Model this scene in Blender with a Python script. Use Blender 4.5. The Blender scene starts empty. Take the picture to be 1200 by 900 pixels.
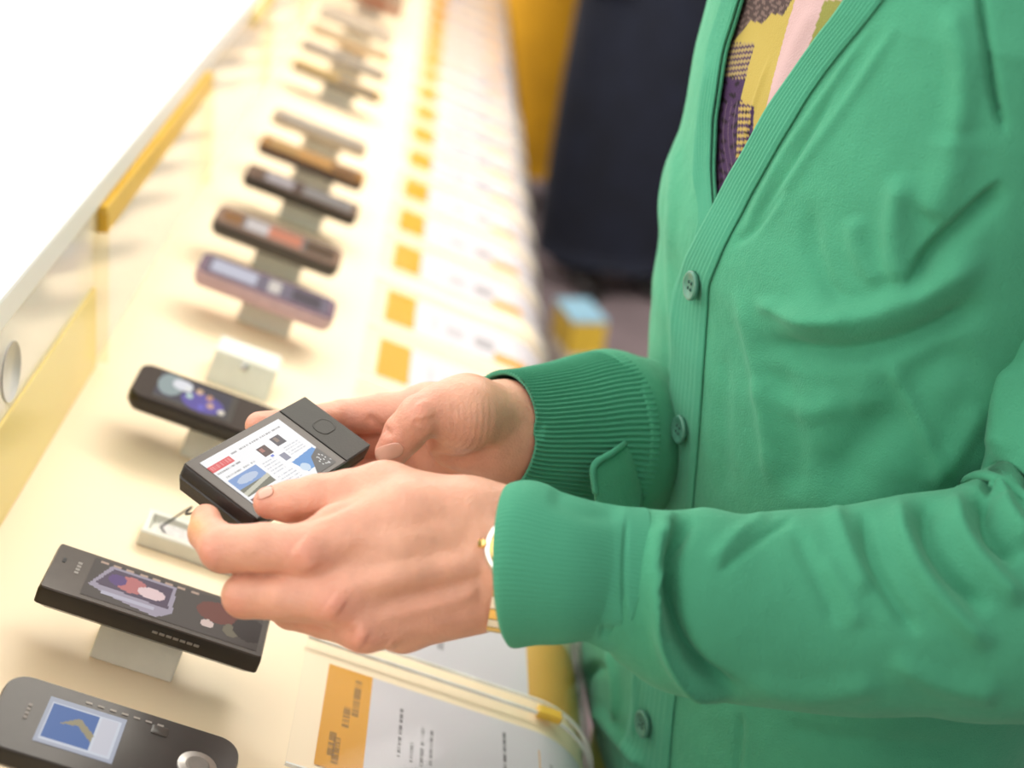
import bpy, math, random
import numpy as np
from mathutils import Vector, Matrix

random.seed(7); rng = np.random.default_rng(7)
scene = bpy.context.scene
COL = scene.collection

# ------------------------------------------------------------------ camera
FPX = 1667.0
_va = -493.0
_vb = (FPX * FPX - 40 * _va) / 770.0
def nrm(v):
    v = np.array(v, float)
    return v / np.linalg.norm(v)
AX_Y = nrm((-40 / FPX, 770 / FPX, -1.0))
AX_Z = nrm((-_va / FPX, _vb / FPX, 1.0))
AX_X = np.cross(AX_Y, AX_Z)
RC = np.array([AX_X, AX_Y, AX_Z])
CAM = np.array([0.0, 0.0, 1.45])
cam_data = bpy.data.cameras.new('camera')
cam_data.sensor_width = 36.0
cam_data.lens = FPX * 36.0 / 1200.0
cam_data.clip_start = 0.02
cam_data.dof.use_dof = True
cam_data.dof.focus_distance = 0.80
cam_data.dof.aperture_fstop = 4.0
cam = bpy.data.objects.new('camera', cam_data)
COL.objects.link(cam)
M4 = Matrix([[*RC[0], CAM[0]], [*RC[1], CAM[1]], [*RC[2], CAM[2]], [0, 0, 0, 1]])
cam.matrix_world = M4
scene.camera = cam

# ------------------------------------------------------------------ light, exposure
scene.view_settings.view_transform = 'Standard'
scene.view_settings.look = 'None'
scene.view_settings.gamma = 1.0
scene.view_settings.exposure = 0.08
world = bpy.data.worlds.new('shop_world')
scene.world = world
world.use_nodes = True
world.node_tree.nodes['Background'].inputs[0].default_value = (1.0, 0.93, 0.86, 1)
world.node_tree.nodes['Background'].inputs[1].default_value = 0.40
def area_light(name, loc, target, sx, sy, power, color):
    d = bpy.data.lights.new(name, 'AREA')
    d.shape = 'RECTANGLE'; d.size = sx; d.size_y = sy; d.energy = power; d.color = color
    o = bpy.data.objects.new(name, d); COL.objects.link(o)
    o.location = loc
    o.rotation_euler = (Vector(target) - Vector(loc)).to_track_quat('-Z', 'Y').to_euler()
    return o
area_light('counter_strip_lamp', (-0.19, 2.2, 2.20), (-0.02, 2.2, 0.9), 0.2, 4.6, 60, (1.0, 0.93, 0.80))
area_light('ceiling_lamp_front', (-0.9, -0.3, 2.7), (0.1, 0.9, 1.0), 0.9, 0.9, 13, (1.0, 0.92, 0.82))
area_light('ceiling_lamp_rear', (1.1, 2.4, 2.8), (0.0, 1.6, 0.9), 1.2, 1.2, 20, (1.0, 0.95, 0.9))

area_light('overhead_soft_fill', (0.2, 1.9, 2.95), (0.2, 1.9, 0.0), 2.4, 4.2, 36, (1.0, 0.95, 0.88))  # added overhead light, unseen; softens the shadows under the phones
# ------------------------------------------------------------------ geometry helpers
def P(x, y, d):
    return CAM + RC @ np.array([(x - 600) / FPX * d, (450 - y) / FPX * d, -d])
def PX(pts):
    c = (np.asarray(pts) - CAM) @ RC
    return np.stack([600 + FPX * c[:, 0] / -c[:, 2], 450 - FPX * c[:, 1] / -c[:, 2], -c[:, 2]], 1)

def tag(o, label=None, cat=None, group=None, kind=None):
    if label: o['label'] = label
    if cat: o['category'] = cat
    if group: o['group'] = group
    if kind: o['kind'] = kind
    return o
def wloc(o):
    p = np.zeros(3)
    while o is not None:
        p += np.array(o.location); o = o.parent
    return p
def empty(name, loc, label, cat, group=None):
    o = bpy.data.objects.new(name, None); COL.objects.link(o)
    o.location = tuple(loc); o.empty_display_size = 0.02
    return tag(o, label, cat, group)
def mk(name, verts, faces, mat, parent=None, base=None, smooth=True, cols=None, sharp=None):
    """verts in world space; the mesh is stored relative to its parent's (or its own base) position"""
    V = np.asarray(verts, dtype=np.float64).reshape(-1, 3)
    org = wloc(parent) if parent is not None else (np.array(base, float) if base is not None else V.mean(0))
    me = bpy.data.meshes.new(name)
    if isinstance(faces, np.ndarray):
        nf, k = faces.shape
        me.vertices.add(len(V)); me.vertices.foreach_set('co', (V - org).astype(np.float32).ravel())
        me.loops.add(nf * k); me.loops.foreach_set('vertex_index', faces.astype(np.int32).ravel())
        me.polygons.add(nf); me.polygons.foreach_set('loop_start', np.arange(0, nf * k, k, dtype=np.int32))
        me.update(calc_edges=True); me.validate()
    else:
        me.from_pydata((V - org).tolist(), [], faces); me.update()
    if smooth: me.polygons.foreach_set('use_smooth', np.ones(len(me.polygons), dtype=bool))
    if cols is not None:          # per-vertex (N,3) or per-face colour
        cols = np.asarray(cols, float)
        if len(cols) == len(V):
            a = me.color_attributes.new('tint', 'FLOAT_COLOR', 'POINT')
            a.data.foreach_set('color', np.c_[cols, np.ones(len(cols))].astype(np.float32).ravel())
        else:
            a = me.color_attributes.new('tint', 'FLOAT_COLOR', 'CORNER')
            k = len(me.loops) // len(me.polygons)
            a.data.foreach_set('color', np.repeat(np.c_[cols, np.ones(len(cols))], k, 0).astype(np.float32).ravel())
    if mat is not None: me.materials.append(mat)
    o = bpy.data.objects.new(name, me); COL.objects.link(o)
    if parent is not None: o.parent = parent
    else: o.location = tuple(org)
    if sharp:
        m = o.modifiers.new('edges', 'EDGE_SPLIT'); m.split_angle = math.radians(sharp)
    return o
def gridfaces(nu, nv, wrap_u=False, wrap_v=False):
    iu = np.arange(nu if wrap_u else nu - 1); iv = np.arange(nv if wrap_v else nv - 1)
    I, J = np.meshgrid(iu, iv, indexing='ij'); I = I.ravel(); J = J.ravel()
    I2 = (I + 1) % nu; J2 = (J + 1) % nv
    return np.stack([I * nv + J, I2 * nv + J, I2 * nv + J2, I * nv + J2], 1)
def extrude_outline(pts, d):
    """closed outline pts (n,3) extruded by vector d, capped -> verts, faces"""
    n = len(pts); pts = np.asarray(pts, float)
    V = np.r_[pts, pts + np.asarray(d, float)]
    Fc = [[i, (i + 1) % n, n + (i + 1) % n, n + i] for i in range(n)] + [list(range(n))[::-1], list(range(n, 2 * n))]
    return V, Fc
def catmull(pts, n):
    pts = np.asarray(pts, float)
    d = np.r_[0, np.cumsum(np.linalg.norm(np.diff(pts[:, :3], axis=0), axis=1))]
    t = np.linspace(0, d[-1], n); out = np.zeros((n, pts.shape[1]))
    m = np.gradient(pts, d, axis=0)
    k = np.clip(np.searchsorted(d, t, side='right') - 1, 0, len(d) - 2)
    h = (d[k + 1] - d[k])[:, None]; s = ((t - d[k])[:, None]) / h
    return ((2 * s**3 - 3 * s**2 + 1) * pts[k] + (s**3 - 2 * s**2 + s) * h * m[k]
            + (-2 * s**3 + 3 * s**2) * pts[k + 1] + (s**3 - s**2) * h * m[k + 1])
def frames(path):
    T = np.gradient(path, axis=0); T /= np.linalg.norm(T, axis=1)[:, None]
    up = RC @ np.array([0, 0, 1.0])                      # a fixed side vector keeps the seam steady
    A = np.cross(T, up); A /= np.linalg.norm(A, axis=1)[:, None]
    B = np.cross(A, T)
    return T, A, B
def tube(path, r, n=10, r2=None, cap=True):
    path = np.asarray(path, float); m = len(path)
    r = np.broadcast_to(np.asarray(r, float), (m,)); r2 = r if r2 is None else np.broadcast_to(np.asarray(r2, float), (m,))
    T, A, B = frames(path); th = np.linspace(0, 2 * np.pi, n, endpoint=False)
    V = path[:, None] + A[:, None] * (np.cos(th) * r[:, None])[..., None] + B[:, None] * (np.sin(th) * r2[:, None])[..., None]
    V = V.reshape(-1, 3); Fc = gridfaces(m, n, False, True)
    if cap:
        Fl = Fc.tolist(); Fl.append(list(range(n))[::-1]); Fl.append(list(range((m - 1) * n, m * n))); return V, Fl
    return V, Fc
def join(*parts):
    V = []; Fl = []; o = 0
    for v, f in parts:
        V.append(np.asarray(v)); Fl += [[i + o for i in q] for q in (f.tolist() if isinstance(f, np.ndarray) else f)]; o += len(v)
    return np.concatenate(V), Fl
def boxw(c, ex, ey, ez):
    """box from centre and three half vectors"""
    c = np.array(c, float); ex, ey, ez = map(np.asarray, (ex, ey, ez))
    V = [c + sx * ex + sy * ey + sz * ez for sx, sy, sz in
         [(-1,-1,-1),(1,-1,-1),(1,1,-1),(-1,1,-1),(-1,-1,1),(1,-1,1),(1,1,1),(-1,1,1)]]
    return np.array(V), [[3,2,1,0],[4,5,6,7],[0,1,5,4],[1,2,6,5],[2,3,7,6],[3,0,4,7]]
def bevel(o, w, seg=2):
    m = o.modifiers.new('bevel', 'BEVEL'); m.width = w; m.segments = seg; m.limit_method = 'ANGLE'; m.angle_limit = math.radians(35)
    return o
def solid(o, t, off=-1):
    m = o.modifiers.new('thickness', 'SOLIDIFY'); m.thickness = t; m.offset = off
    return o

# ------------------------------------------------------------------ materials
def mat(name, color=(0.8, 0.8, 0.8), rough=0.5, metal=0.0, attr=False, bump=None, emit=0, sheen=0, sss=0, coat=0, spec=0.5, nvar=None):
    m = bpy.data.materials.new(name); m.use_nodes = True
    nt = m.node_tree; b = nt.nodes['Principled BSDF']
    b.inputs['Base Color'].default_value = (*color, 1); b.inputs['Roughness'].default_value = rough
    b.inputs['Metallic'].default_value = metal; b.inputs['Specular IOR Level'].default_value = spec
    b.inputs['Coat Weight'].default_value = coat; b.inputs['Coat Roughness'].default_value = 0.08
    if sheen:
        b.inputs['Sheen Weight'].default_value = sheen; b.inputs['Sheen Roughness'].default_value = 0.45
        b.inputs['Sheen Tint'].default_value = (0.55, 1.0, 0.75, 1)
    if sss:
        b.inputs['Subsurface Weight'].default_value = sss; b.inputs['Subsurface Radius'].default_value = (1.0, 0.35, 0.18)
        b.inputs['Subsurface Scale'].default_value = 0.006
    src = None
    if attr:
        a = nt.nodes.new('ShaderNodeAttribute'); a.attribute_name = 'tint'; src = a.outputs['Color']
    if nvar:                                             # (scale, amount): mottled albedo
        tc = nt.nodes.new('ShaderNodeTexCoord'); nz = nt.nodes.new('ShaderNodeTexNoise'); nz.inputs['Scale'].default_value = nvar[0]
        nz.inputs['Detail'].default_value = 3
        nt.links.new(tc.outputs['Object'], nz.inputs['Vector'])
        mr = nt.nodes.new('ShaderNodeMapRange'); mr.inputs[1].default_value = 0.3; mr.inputs[2].default_value = 0.7
        mr.inputs[3].default_value = 1 - nvar[1]; mr.inputs[4].default_value = 1 + nvar[1]
        nt.links.new(nz.outputs['Fac'], mr.inputs[0])
        mx = nt.nodes.new('ShaderNodeMix'); mx.data_type = 'RGBA'; mx.blend_type = 'MULTIPLY'; mx.inputs[0].default_value = 1
        mx.inputs[6].default_value = (*color, 1)
        if src: nt.links.new(src, mx.inputs[6])
        nt.links.new(mr.outputs[0], mx.inputs[7]); src = mx.outputs[2]
    if src: nt.links.new(src, b.inputs['Base Color'])
    if emit:
        b.inputs['Emission Color'].default_value = (*color, 1); b.inputs['Emission Strength'].default_value = emit
        if src: nt.links.new(src, b.inputs['Emission Color'])
    if bump:                                             # list of (scale, distance) noise layers
        tc = nt.nodes.new('ShaderNodeTexCoord'); prev = None
        for sc_, dist in bump:
            nz = nt.nodes.new('ShaderNodeTexNoise'); nz.inputs['Scale'].default_value = sc_; nz.inputs['Detail'].default_value = 2
            nt.links.new(tc.outputs['Object'], nz.inputs['Vector'])
            bp = nt.nodes.new('ShaderNodeBump'); bp.inputs['Distance'].default_value = dist; bp.inputs['Strength'].default_value = 1
            nt.links.new(nz.outputs['Fac'], bp.inputs['Height'])
            if prev: nt.links.new(prev, bp.inputs['Normal'])
            prev = bp.outputs['Normal']
        nt.links.new(prev, b.inputs['Normal'])
    return m
def clear_mat(name, tint=(1, 1, 1), gloss=0.05, refl=1.0):
    m = bpy.data.materials.new(name); m.use_nodes = True; nt = m.node_tree; nt.nodes.clear()
    out = nt.nodes.new('ShaderNodeOutputMaterial'); tr = nt.nodes.new('ShaderNodeBsdfTransparent'); tr.inputs[0].default_value = (*tint, 1)
    gl = nt.nodes.new('ShaderNodeBsdfGlossy'); gl.inputs['Roughness'].default_value = gloss
    lw = nt.nodes.new('ShaderNodeLayerWeight'); pw = nt.nodes.new('ShaderNodeMath'); pw.operation = 'POWER'; pw.inputs[1].default_value = 4.0; fr = nt.nodes.new('ShaderNodeMath'); fr.operation = 'MULTIPLY_ADD'; fr.inputs[1].default_value = 0.5; fr.inputs[2].default_value = 0.004
    nt.links.new(lw.outputs['Facing'], pw.inputs[0]); nt.links.new(pw.outputs[0], fr.inputs[0])
    ml = nt.nodes.new('ShaderNodeMath'); ml.operation = 'MULTIPLY'; ml.inputs[1].default_value = refl
    mx = nt.nodes.new('ShaderNodeMixShader')
    nt.links.new(fr.outputs[0], ml.inputs[0]); nt.links.new(ml.outputs[0], mx.inputs[0]); nt.links.new(tr.outputs[0], mx.inputs[1]); nt.links.new(gl.outputs[0], mx.inputs[2])
    nt.links.new(mx.outputs[0], out.inputs[0])
    return m
def screen_mat():
    m = mat('lit_screen', (0.02, 0.02, 0.02), 0.35, spec=0.12); nt = m.node_tree; b = nt.nodes['Principled BSDF']
    a = nt.nodes.new('ShaderNodeAttribute'); a.attribute_name = 'tint'
    nt.links.new(a.outputs['Color'], b.inputs['Emission Color']); b.inputs['Emission Strength'].default_value = 0.85
    return m
GREEN = (0.060, 0.290, 0.168)
M = {}
M['knit'] = mat('green_knit', GREEN, 0.9, sheen=0.2, bump=[(900, 0.0006), (70, 0.0012)], nvar=(30, 0.05), spec=0.2)
M['rib'] = mat('green_rib_knit', (0.060, 0.290, 0.176), 0.9, sheen=0.2, bump=[(1400, 0.0005)], spec=0.2)
M['button'] = mat('green_button', (0.06, 0.20, 0.14), 0.35, nvar=(300, 0.15))
M['thread'] = mat('dark_thread', (0.01, 0.05, 0.035), 0.8)
M['skin'] = mat('skin', (0.62, 0.32, 0.21), 0.45, attr=True, sss=0.25, bump=[(650, 0.00035), (160, 0.0006)], nvar=(90, 0.06))
M['nail'] = mat('nail', (0.68, 0.36, 0.27), 0.25, sss=0.1, coat=0.3)
M['shirt'] = mat('printed_jersey', (0.8, 0.8, 0.8), 0.9, attr=True, bump=[(900, 0.0004)], spec=0.2)
M['trousers'] = mat('olive_cotton', (0.13, 0.20, 0.02), 0.9, nvar=(40, 0.15))
M['cream'] = mat('cream_counter', (0.95, 0.78, 0.55), 0.4, nvar=(3, 0.02))
M['white'] = mat('white_lacquer', (0.88, 0.87, 0.85), 0.3, nvar=(5, 0.01))
M['panelwhite'] = mat('white_gloss_panel', (0.90, 0.85, 0.80), 0.12, nvar=(4, 0.02), coat=0.4)
M['paleyellow'] = mat('pale_yellow_strip', (0.90, 0.72, 0.28), 0.2, nvar=(4, 0.04))
M['amber'] = mat('amber_strip', (0.80, 0.50, 0.06), 0.3, nvar=(6, 0.1))
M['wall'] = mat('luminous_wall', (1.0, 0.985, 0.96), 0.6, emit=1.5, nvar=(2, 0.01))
M['floor'] = mat('mauve_carpet', (0.22, 0.17, 0.185), 0.95, bump=[(300, 0.002)], nvar=(8, 0.1))
M['farwall'] = mat('beige_far_wall', (0.35, 0.27, 0.2), 0.9, nvar=(2, 0.1))
M['standgrey'] = mat('grey_stand_plastic', (0.74, 0.73, 0.66), 0.45, bump=[(200, 0.0003)], nvar=(60, 0.04))
M['palegrey'] = mat('pale_grey_reflection', (0.72, 0.70, 0.69), 0.4, nvar=(60, 0.03))
M['metal'] = mat('brushed_metal', (0.55, 0.55, 0.56), 0.25, metal=1, nvar=(80, 0.1))
M['steel'] = mat('watch_steel', (0.85, 0.83, 0.8), 0.18, metal=1, nvar=(200, 0.05))
M['gold'] = mat('watch_gold', (0.9, 0.62, 0.22), 0.2, metal=1, nvar=(200, 0.08))
M['darkglass'] = mat('dark_glass', (0.02, 0.02, 0.02), 0.08, nvar=(50, 0.1))
M['black'] = mat('black_plastic', (0.022, 0.018, 0.017), 0.35, bump=[(500, 0.00015)], nvar=(80, 0.1))
M['blackrubber'] = mat('black_cord', (0.01, 0.01, 0.01), 0.6, nvar=(80, 0.1))
M['device_front'] = mat('matt_charcoal_plastic', (0.05, 0.048, 0.044), 0.5, spec=0.25, bump=[(900, 0.0001)], nvar=(80, 0.04))
M['device_bezel'] = mat('glossy_bezel', (0.05, 0.037, 0.03), 0.3, spec=0.25, nvar=(80, 0.04))
M['print'] = mat('printed_card', (0.8, 0.8, 0.8), 0.6, attr=True)
M['screen'] = screen_mat()
M['clear'] = clear_mat('clear_acrylic', (0.985, 0.985, 0.985))
M['clear_edge'] = mat('acrylic_cut_edge', (0.86, 0.86, 0.84), 0.15, coat=0.5, nvar=(60, 0.1))
M['amber_clear'] = clear_mat('amber_acrylic', (0.985, 0.955, 0.86))

# ------------------------------------------------------------------ implicit surfaces
def surface_nets(f, org, h):
    s = f < 0
    cnt = np.zeros(tuple(n - 1 for n in f.shape), np.int8)
    for dx in (0, 1):
        for dy in (0, 1):
            for dz in (0, 1):
                cnt += s[dx:f.shape[0] - 1 + dx, dy:f.shape[1] - 1 + dy, dz:f.shape[2] - 1 + dz]
    act = (cnt > 0) & (cnt < 8)
    idx = -np.ones(act.shape, np.int64); ijk = np.argwhere(act); idx[act] = np.arange(len(ijk))
    acc = np.zeros((len(ijk), 3)); num = np.zeros(len(ijk))
    I, J, K = ijk.T
    cor = [(a, b, c) for a in (0, 1) for b in (0, 1) for c in (0, 1)]
    for a in range(8):
        for b in range(a + 1, 8):
            ca, cb = np.array(cor[a]), np.array(cor[b])
            if np.abs(ca - cb).sum() != 1: continue
            fa = f[I + ca[0], J + ca[1], K + ca[2]]; fb = f[I + cb[0], J + cb[1], K + cb[2]]
            x = (fa < 0) != (fb < 0); den = np.where(x, fa - fb, 1.0); t = np.where(x, fa / den, 0.0)
            acc += np.where(x[:, None], ca + (cb - ca) * t[:, None], 0.0); num += x
    V = (ijk + acc / num[:, None]) * h + org
    Fs = []
    for ax in range(3):
        sl0 = [slice(None)] * 3; sl1 = [slice(None)] * 3; sl0[ax] = slice(0, -1); sl1[ax] = slice(1, None)
        s0 = s[tuple(sl0)]; s1 = s[tuple(sl1)]; e = np.argwhere(s0 != s1)
        o1, o2 = (ax + 1) % 3, (ax + 2) % 3
        e = e[(e[:, o1] > 0) & (e[:, o2] > 0) & (e[:, o1] < f.shape[o1] - 1) & (e[:, o2] < f.shape[o2] - 1)]
        q = []
        for (a, b) in ((-1, -1), (0, -1), (0, 0), (-1, 0)):
            c = e.copy(); c[:, o1] += a; c[:, o2] += b; q.append(idx[c[:, 0], c[:, 1], c[:, 2]])
        q = np.stack(q, 1); ins = s0[e[:, 0], e[:, 1], e[:, 2]]
        q = np.where(ins[:, None], q, q[:, ::-1]); Fs.append(q[(q >= 0).all(1)])
    return V, np.concatenate(Fs)
class Field:
    def __init__(s, pts, h, pad=0.03):
        pts = np.asarray(pts); s.h = h; s.lo = pts.min(0) - pad; hi = pts.max(0) + pad
        s.n = np.ceil((hi - s.lo) / h).astype(int) + 1; s.f = np.full(s.n, 0.05, np.float32)
    def cone(s, A, B, r1, r2, k=0.003, squash=None, cut=False, into=None):
        f = s.f if into is None else into
        A = np.asarray(A, float); B = np.asarray(B, float); m = max(r1, r2) + 0.014 + 3 * k
        a0 = np.clip(((np.minimum(A, B) - m - s.lo) / s.h).astype(int), 0, s.n - 1); a1 = np.clip(((np.maximum(A, B) + m - s.lo) / s.h).astype(int) + 1, 1, s.n)
        ax = [(np.arange(a0[i], a1[i]) * s.h + s.lo[i]).astype(np.float32) for i in range(3)]
        X = ax[0][:, None, None] - A[0]; Y = ax[1][None, :, None] - A[1]; Z = ax[2][None, None, :] - A[2]
        D = B - A; L = max(D @ D, 1e-12)
        t = np.clip((X * D[0] + Y * D[1] + Z * D[2]) / L, 0, 1)
        d = np.sqrt((X - t * D[0])**2 + (Y - t * D[1])**2 + (Z - t * D[2])**2) - (r1 + (r2 - r1) * t)
        sl = tuple(slice(a0[i], a1[i]) for i in range(3)); g = f[sl]
        if cut:
            hh = np.clip(0.5 - 0.5 * (g + d) / k, 0, 1); f[sl] = g * (1 - hh) + (-d) * hh + k * hh * (1 - hh)
        else:
            hh = np.clip(0.5 + 0.5 * (d - g) / k, 0, 1); f[sl] = d * (1 - hh) + g * hh - k * hh * (1 - hh)
    def merge(s, g, k):
        hh = np.clip(0.5 + 0.5 * (g - s.f) / k, 0, 1); s.f = g * (1 - hh) + s.f * hh - k * hh * (1 - hh)
    def blank(s): return np.full(s.n, 0.05, np.float32)
    def mesh(s): return surface_nets(s.f, s.lo, s.h)
def vnormals(V, Fq):
    a = V[Fq[:, 2]] - V[Fq[:, 0]]; b = V[Fq[:, 3]] - V[Fq[:, 1]]; n = np.cross(a, b); N = np.zeros_like(V)
    for k in range(4): np.add.at(N, Fq[:, k], n)
    return N / (np.linalg.norm(N, axis=1)[:, None] + 1e-12)
def relax(V, Fq, it=3, w=0.5):
    E = np.concatenate([Fq[:, [0, 1]], Fq[:, [1, 2]], Fq[:, [2, 3]], Fq[:, [3, 0]]])
    for _ in range(it):
        S = np.zeros_like(V); c = np.zeros(len(V))
        for k in range(3):
            S[:, k] = np.bincount(E[:, 0], V[E[:, 1], k], len(V)) + np.bincount(E[:, 1], V[E[:, 0], k], len(V))
        c = np.bincount(E[:, 0], minlength=len(V)) + np.bincount(E[:, 1], minlength=len(V))
        V = V * (1 - w) + w * S / c[:, None]
    return V
def folds(V, N, feats, face_min=0.0):
    """cloth folds / skin creases: each (polyline as photographed, width px, height m[, sharp side]) moves the real surface along its normal"""
    p = PX(V); view = nrm_rows(CAM - V); m = np.clip(((N * view).sum(1) - face_min) * 5, 0, 1); D = np.zeros(len(V))
    for ft in feats:
        pts, w, hgt = ft[:3]; side = ft[3] if len(ft) > 3 else 0
        pl = catmull(np.array(pts, float), 40) if len(pts) > 2 else np.linspace(pts[0], pts[1], 40)
        lo = pl.min(0) - 3 * w; hi = pl.max(0) + 3 * w
        sel = np.where((p[:, 0] > lo[0]) & (p[:, 0] < hi[0]) & (p[:, 1] > lo[1]) & (p[:, 1] < hi[1]) & (m > 0))[0]
        if not len(sel): continue
        q = p[sel, :2]; best = np.full(len(sel), 1e9); bt = np.zeros(len(sel)); sg = np.zeros(len(sel))
        for i in range(39):
            a = pl[i]; d = pl[i + 1] - a; t = np.clip(((q - a) @ d) / (d @ d), 0, 1); r = q - a - t[:, None] * d
            dist = np.hypot(r[:, 0], r[:, 1]); s = np.sign(d[0] * r[:, 1] - d[1] * r[:, 0]); b = dist < best
            best = np.where(b, dist, best); bt = np.where(b, (i + t) / 39, bt); sg = np.where(b, s, sg)
        ww = np.where(sg * side > 0, w * 0.35, w) if side else w
        tp = np.clip(np.minimum(bt, 1 - bt) * 5, 0, 1); tp = tp * tp * (3 - 2 * tp)
        D[sel] += hgt * np.exp(-(best / ww)**2) * tp
    return V + N * (D * m)[:, None]
def nrm_rows(A): return A / (np.linalg.norm(A, axis=1)[:, None] + 1e-12)
def poly_mask(p, poly):
    x, y = p[:, 0], p[:, 1]; ins = np.zeros(len(p), bool); n = len(poly)
    for i in range(n):
        x1, y1 = poly[i]; x2, y2 = poly[(i + 1) % n]
        c = ((y1 > y) != (y2 > y)) & (x < (x2 - x1) * (y - y1) / (y2 - y1 + 1e-12) + x1); ins ^= c
    return ins
def lin(r, g, b):
    c = np.array([r, g, b]) / 255.0
    return np.where(c <= 0.04045, c / 12.92, ((c + 0.055) / 1.055)**2.4)

# print painter: an (n,m,3) albedo raster turned into per-face colours of a finely gridded sheet
class Paint:
    def __init__(s, w, h, bg): s.w, s.h = w, h; s.a = np.ones((w, h, 3)) * np.array(bg)
    def rect(s, x0, y0, x1, y1, c, a=1.0):
        X0, X1, Y0, Y1 = int(x0 * s.w), max(int(x1 * s.w), int(x0 * s.w) + 1), int(y0 * s.h), max(int(y1 * s.h), int(y0 * s.h) + 1)
        s.a[X0:X1, Y0:Y1] = s.a[X0:X1, Y0:Y1] * (1 - a) + np.array(c) * a
    def poly(s, pts, c):
        X, Y = np.meshgrid((np.arange(s.w) + .5) / s.w, (np.arange(s.h) + .5) / s.h, indexing='ij')
        m = poly_mask(np.c_[X.ravel(), Y.ravel()], pts).reshape(s.w, s.h); s.a[m] = np.array(c)
    def disc(s, cx, cy, rx, ry, c):
        X, Y = np.meshgrid((np.arange(s.w) + .5) / s.w, (np.arange(s.h) + .5) / s.h, indexing='ij')
        s.a[((X - cx) / rx)**2 + ((Y - cy) / ry)**2 < 1] = np.array(c)
    def script(s, x0, y0, x1, y1, c, horiz=True, dens=0.7, a=0.8):   # small illegible print
        r = random.Random(int(x0 * 999 + y0 * 77))
        X0, X1, Y0, Y1 = int(x0 * s.w), max(int(x1 * s.w), int(x0 * s.w) + 1), int(y0 * s.h), max(int(y1 * s.h), int(y0 * s.h) + 1)
        for i in (range(X0, X1) if horiz else range(Y0, Y1)):
            if r.random() < dens:
                if horiz: s.a[i, Y0:Y1] = s.a[i, Y0:Y1] * (1 - a) + np.array(c) * a
                else: s.a[X0:X1, i] = s.a[X0:X1, i] * (1 - a) + np.array(c) * a
    def sheet(s, name, fn, mt, parent=None, base=None):
        U, V = np.meshgrid(np.linspace(0, 1, s.w + 1), np.linspace(0, 1, s.h + 1), indexing='ij')
        return mk(name, fn(U.ravel(), V.ravel()), gridfaces(s.w + 1, s.h + 1), mt, parent, base, smooth=True, cols=s.a.reshape(-1, 3))

# ================================================================== setting
TH = math.radians(16)
E_U = np.array([math.cos(TH), 0, -math.sin(TH)]); E_N = np.array([math.sin(TH), 0, math.cos(TH)]); E_V = np.array([0, 1.0, 0])
P0 = P(180, 790, 0.86); P0 = np.array([P0[0], 0.0, P0[2]])
def T(u, v, h=0.0): return P0 + E_U * u + E_V * v + E_N * h
U_FLAT, R_C = 0.252, 0.062
def prof(s, h=0.0):
    """counter profile: arc length s past the flat bends down over the front; h = height above it"""
    s = np.asarray(s, float); a = np.clip((s - U_FLAT) / R_C, 0, math.radians(72)); rest = np.maximum(s - U_FLAT - R_C * math.radians(72), 0)
    u = np.minimum(s, U_FLAT) + (R_C + h) * np.sin(a) + rest * np.cos(a)
    n = (R_C + h) * np.cos(a) - R_C - rest * np.sin(a)
    return u, n
def TP(s, v, h=0.0):
    u, n = prof(s, h); return P0 + u[..., None] * E_U + n[..., None] * E_N + np.asarray(v)[..., None] * E_V
Y0, Y1 = -0.3, 4.2
xb = T(-0.126, 0)[0]; zb = T(-0.126, 0)[2]

# floor, walls
V, Fc = boxw((1.5, 3.2, -0.05), (4.2, 0, 0), (0, 4.6, 0), (0, 0, 0.05)); tag(mk('floor', V, Fc, M['floor'], smooth=False), kind='structure')
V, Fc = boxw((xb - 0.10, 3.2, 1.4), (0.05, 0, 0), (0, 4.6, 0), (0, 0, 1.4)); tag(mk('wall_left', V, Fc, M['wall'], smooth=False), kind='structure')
V, Fc = boxw((1.5, 7.85, 1.4), (4.2, 0, 0), (0, 0.05, 0), (0, 0, 1.4)); tag(mk('wall_far', V, Fc, M['farwall'], smooth=False), kind='structure')

# display counter
ctr = empty('display_counter', (0.0, 2.4, 0.0), 'long cream sloped display counter with rounded front edge and white back ledge', 'counter')
s = np.r_[np.linspace(-0.126, U_FLAT, 8), np.linspace(U_FLAT, U_FLAT + R_C * math.radians(72), 14)[1:], U_FLAT + R_C * math.radians(72) + 0.05]
top = TP(s, np.zeros(len(s))); bot = TP(s, np.zeros(len(s)), -0.018)[::-1]
out = np.r_[top, bot]; out[:, 1] = Y0
V, Fc = extrude_outline(out, (0, Y1 - Y0, 0)); mk('countertop', V, Fc, M['cream'], ctr, sharp=40)
fe = TP(np.array([U_FLAT + R_C * math.radians(72) + 0.03]), np.zeros(1), -0.022)[0]
V, Fc = boxw(((xb + fe[0]) / 2 - 0.02, 1.95, fe[2] / 2), ((fe[0] - xb) / 2 - 0.03, 0, 0), (0, 2.2, 0), (0, 0, fe[2] / 2)); mk('cabinet_base', V, Fc, M['white'], ctr, smooth=False)
def panelbox(name, y0, y1, z0, z1, x0, x1, m):
    V, Fc = boxw(((x0 + x1) / 2, (y0 + y1) / 2, (z0 + z1) / 2), ((x1 - x0) / 2, 0, 0), (0, (y1 - y0) / 2, 0), (0, 0, (z1 - z0) / 2))
    return mk(name, V, Fc, m, ctr, smooth=False)
panelbox('back_panel', Y0, Y1, zb - 0.03, 1.076, xb - 0.02, xb, M['panelwhite'])
bevel(panelbox('ledge', Y0, Y1, 1.0765, 1.099, xb - 0.049, xb + 0.004, M['white']), 0.003)
panelbox('yellow_reflection', Y0, 1.06, zb + 0.001, 1.013, xb + 0.0003, xb + 0.003, M['paleyellow'])  # yellow reflection in the back panel, built as a coloured strip
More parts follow.
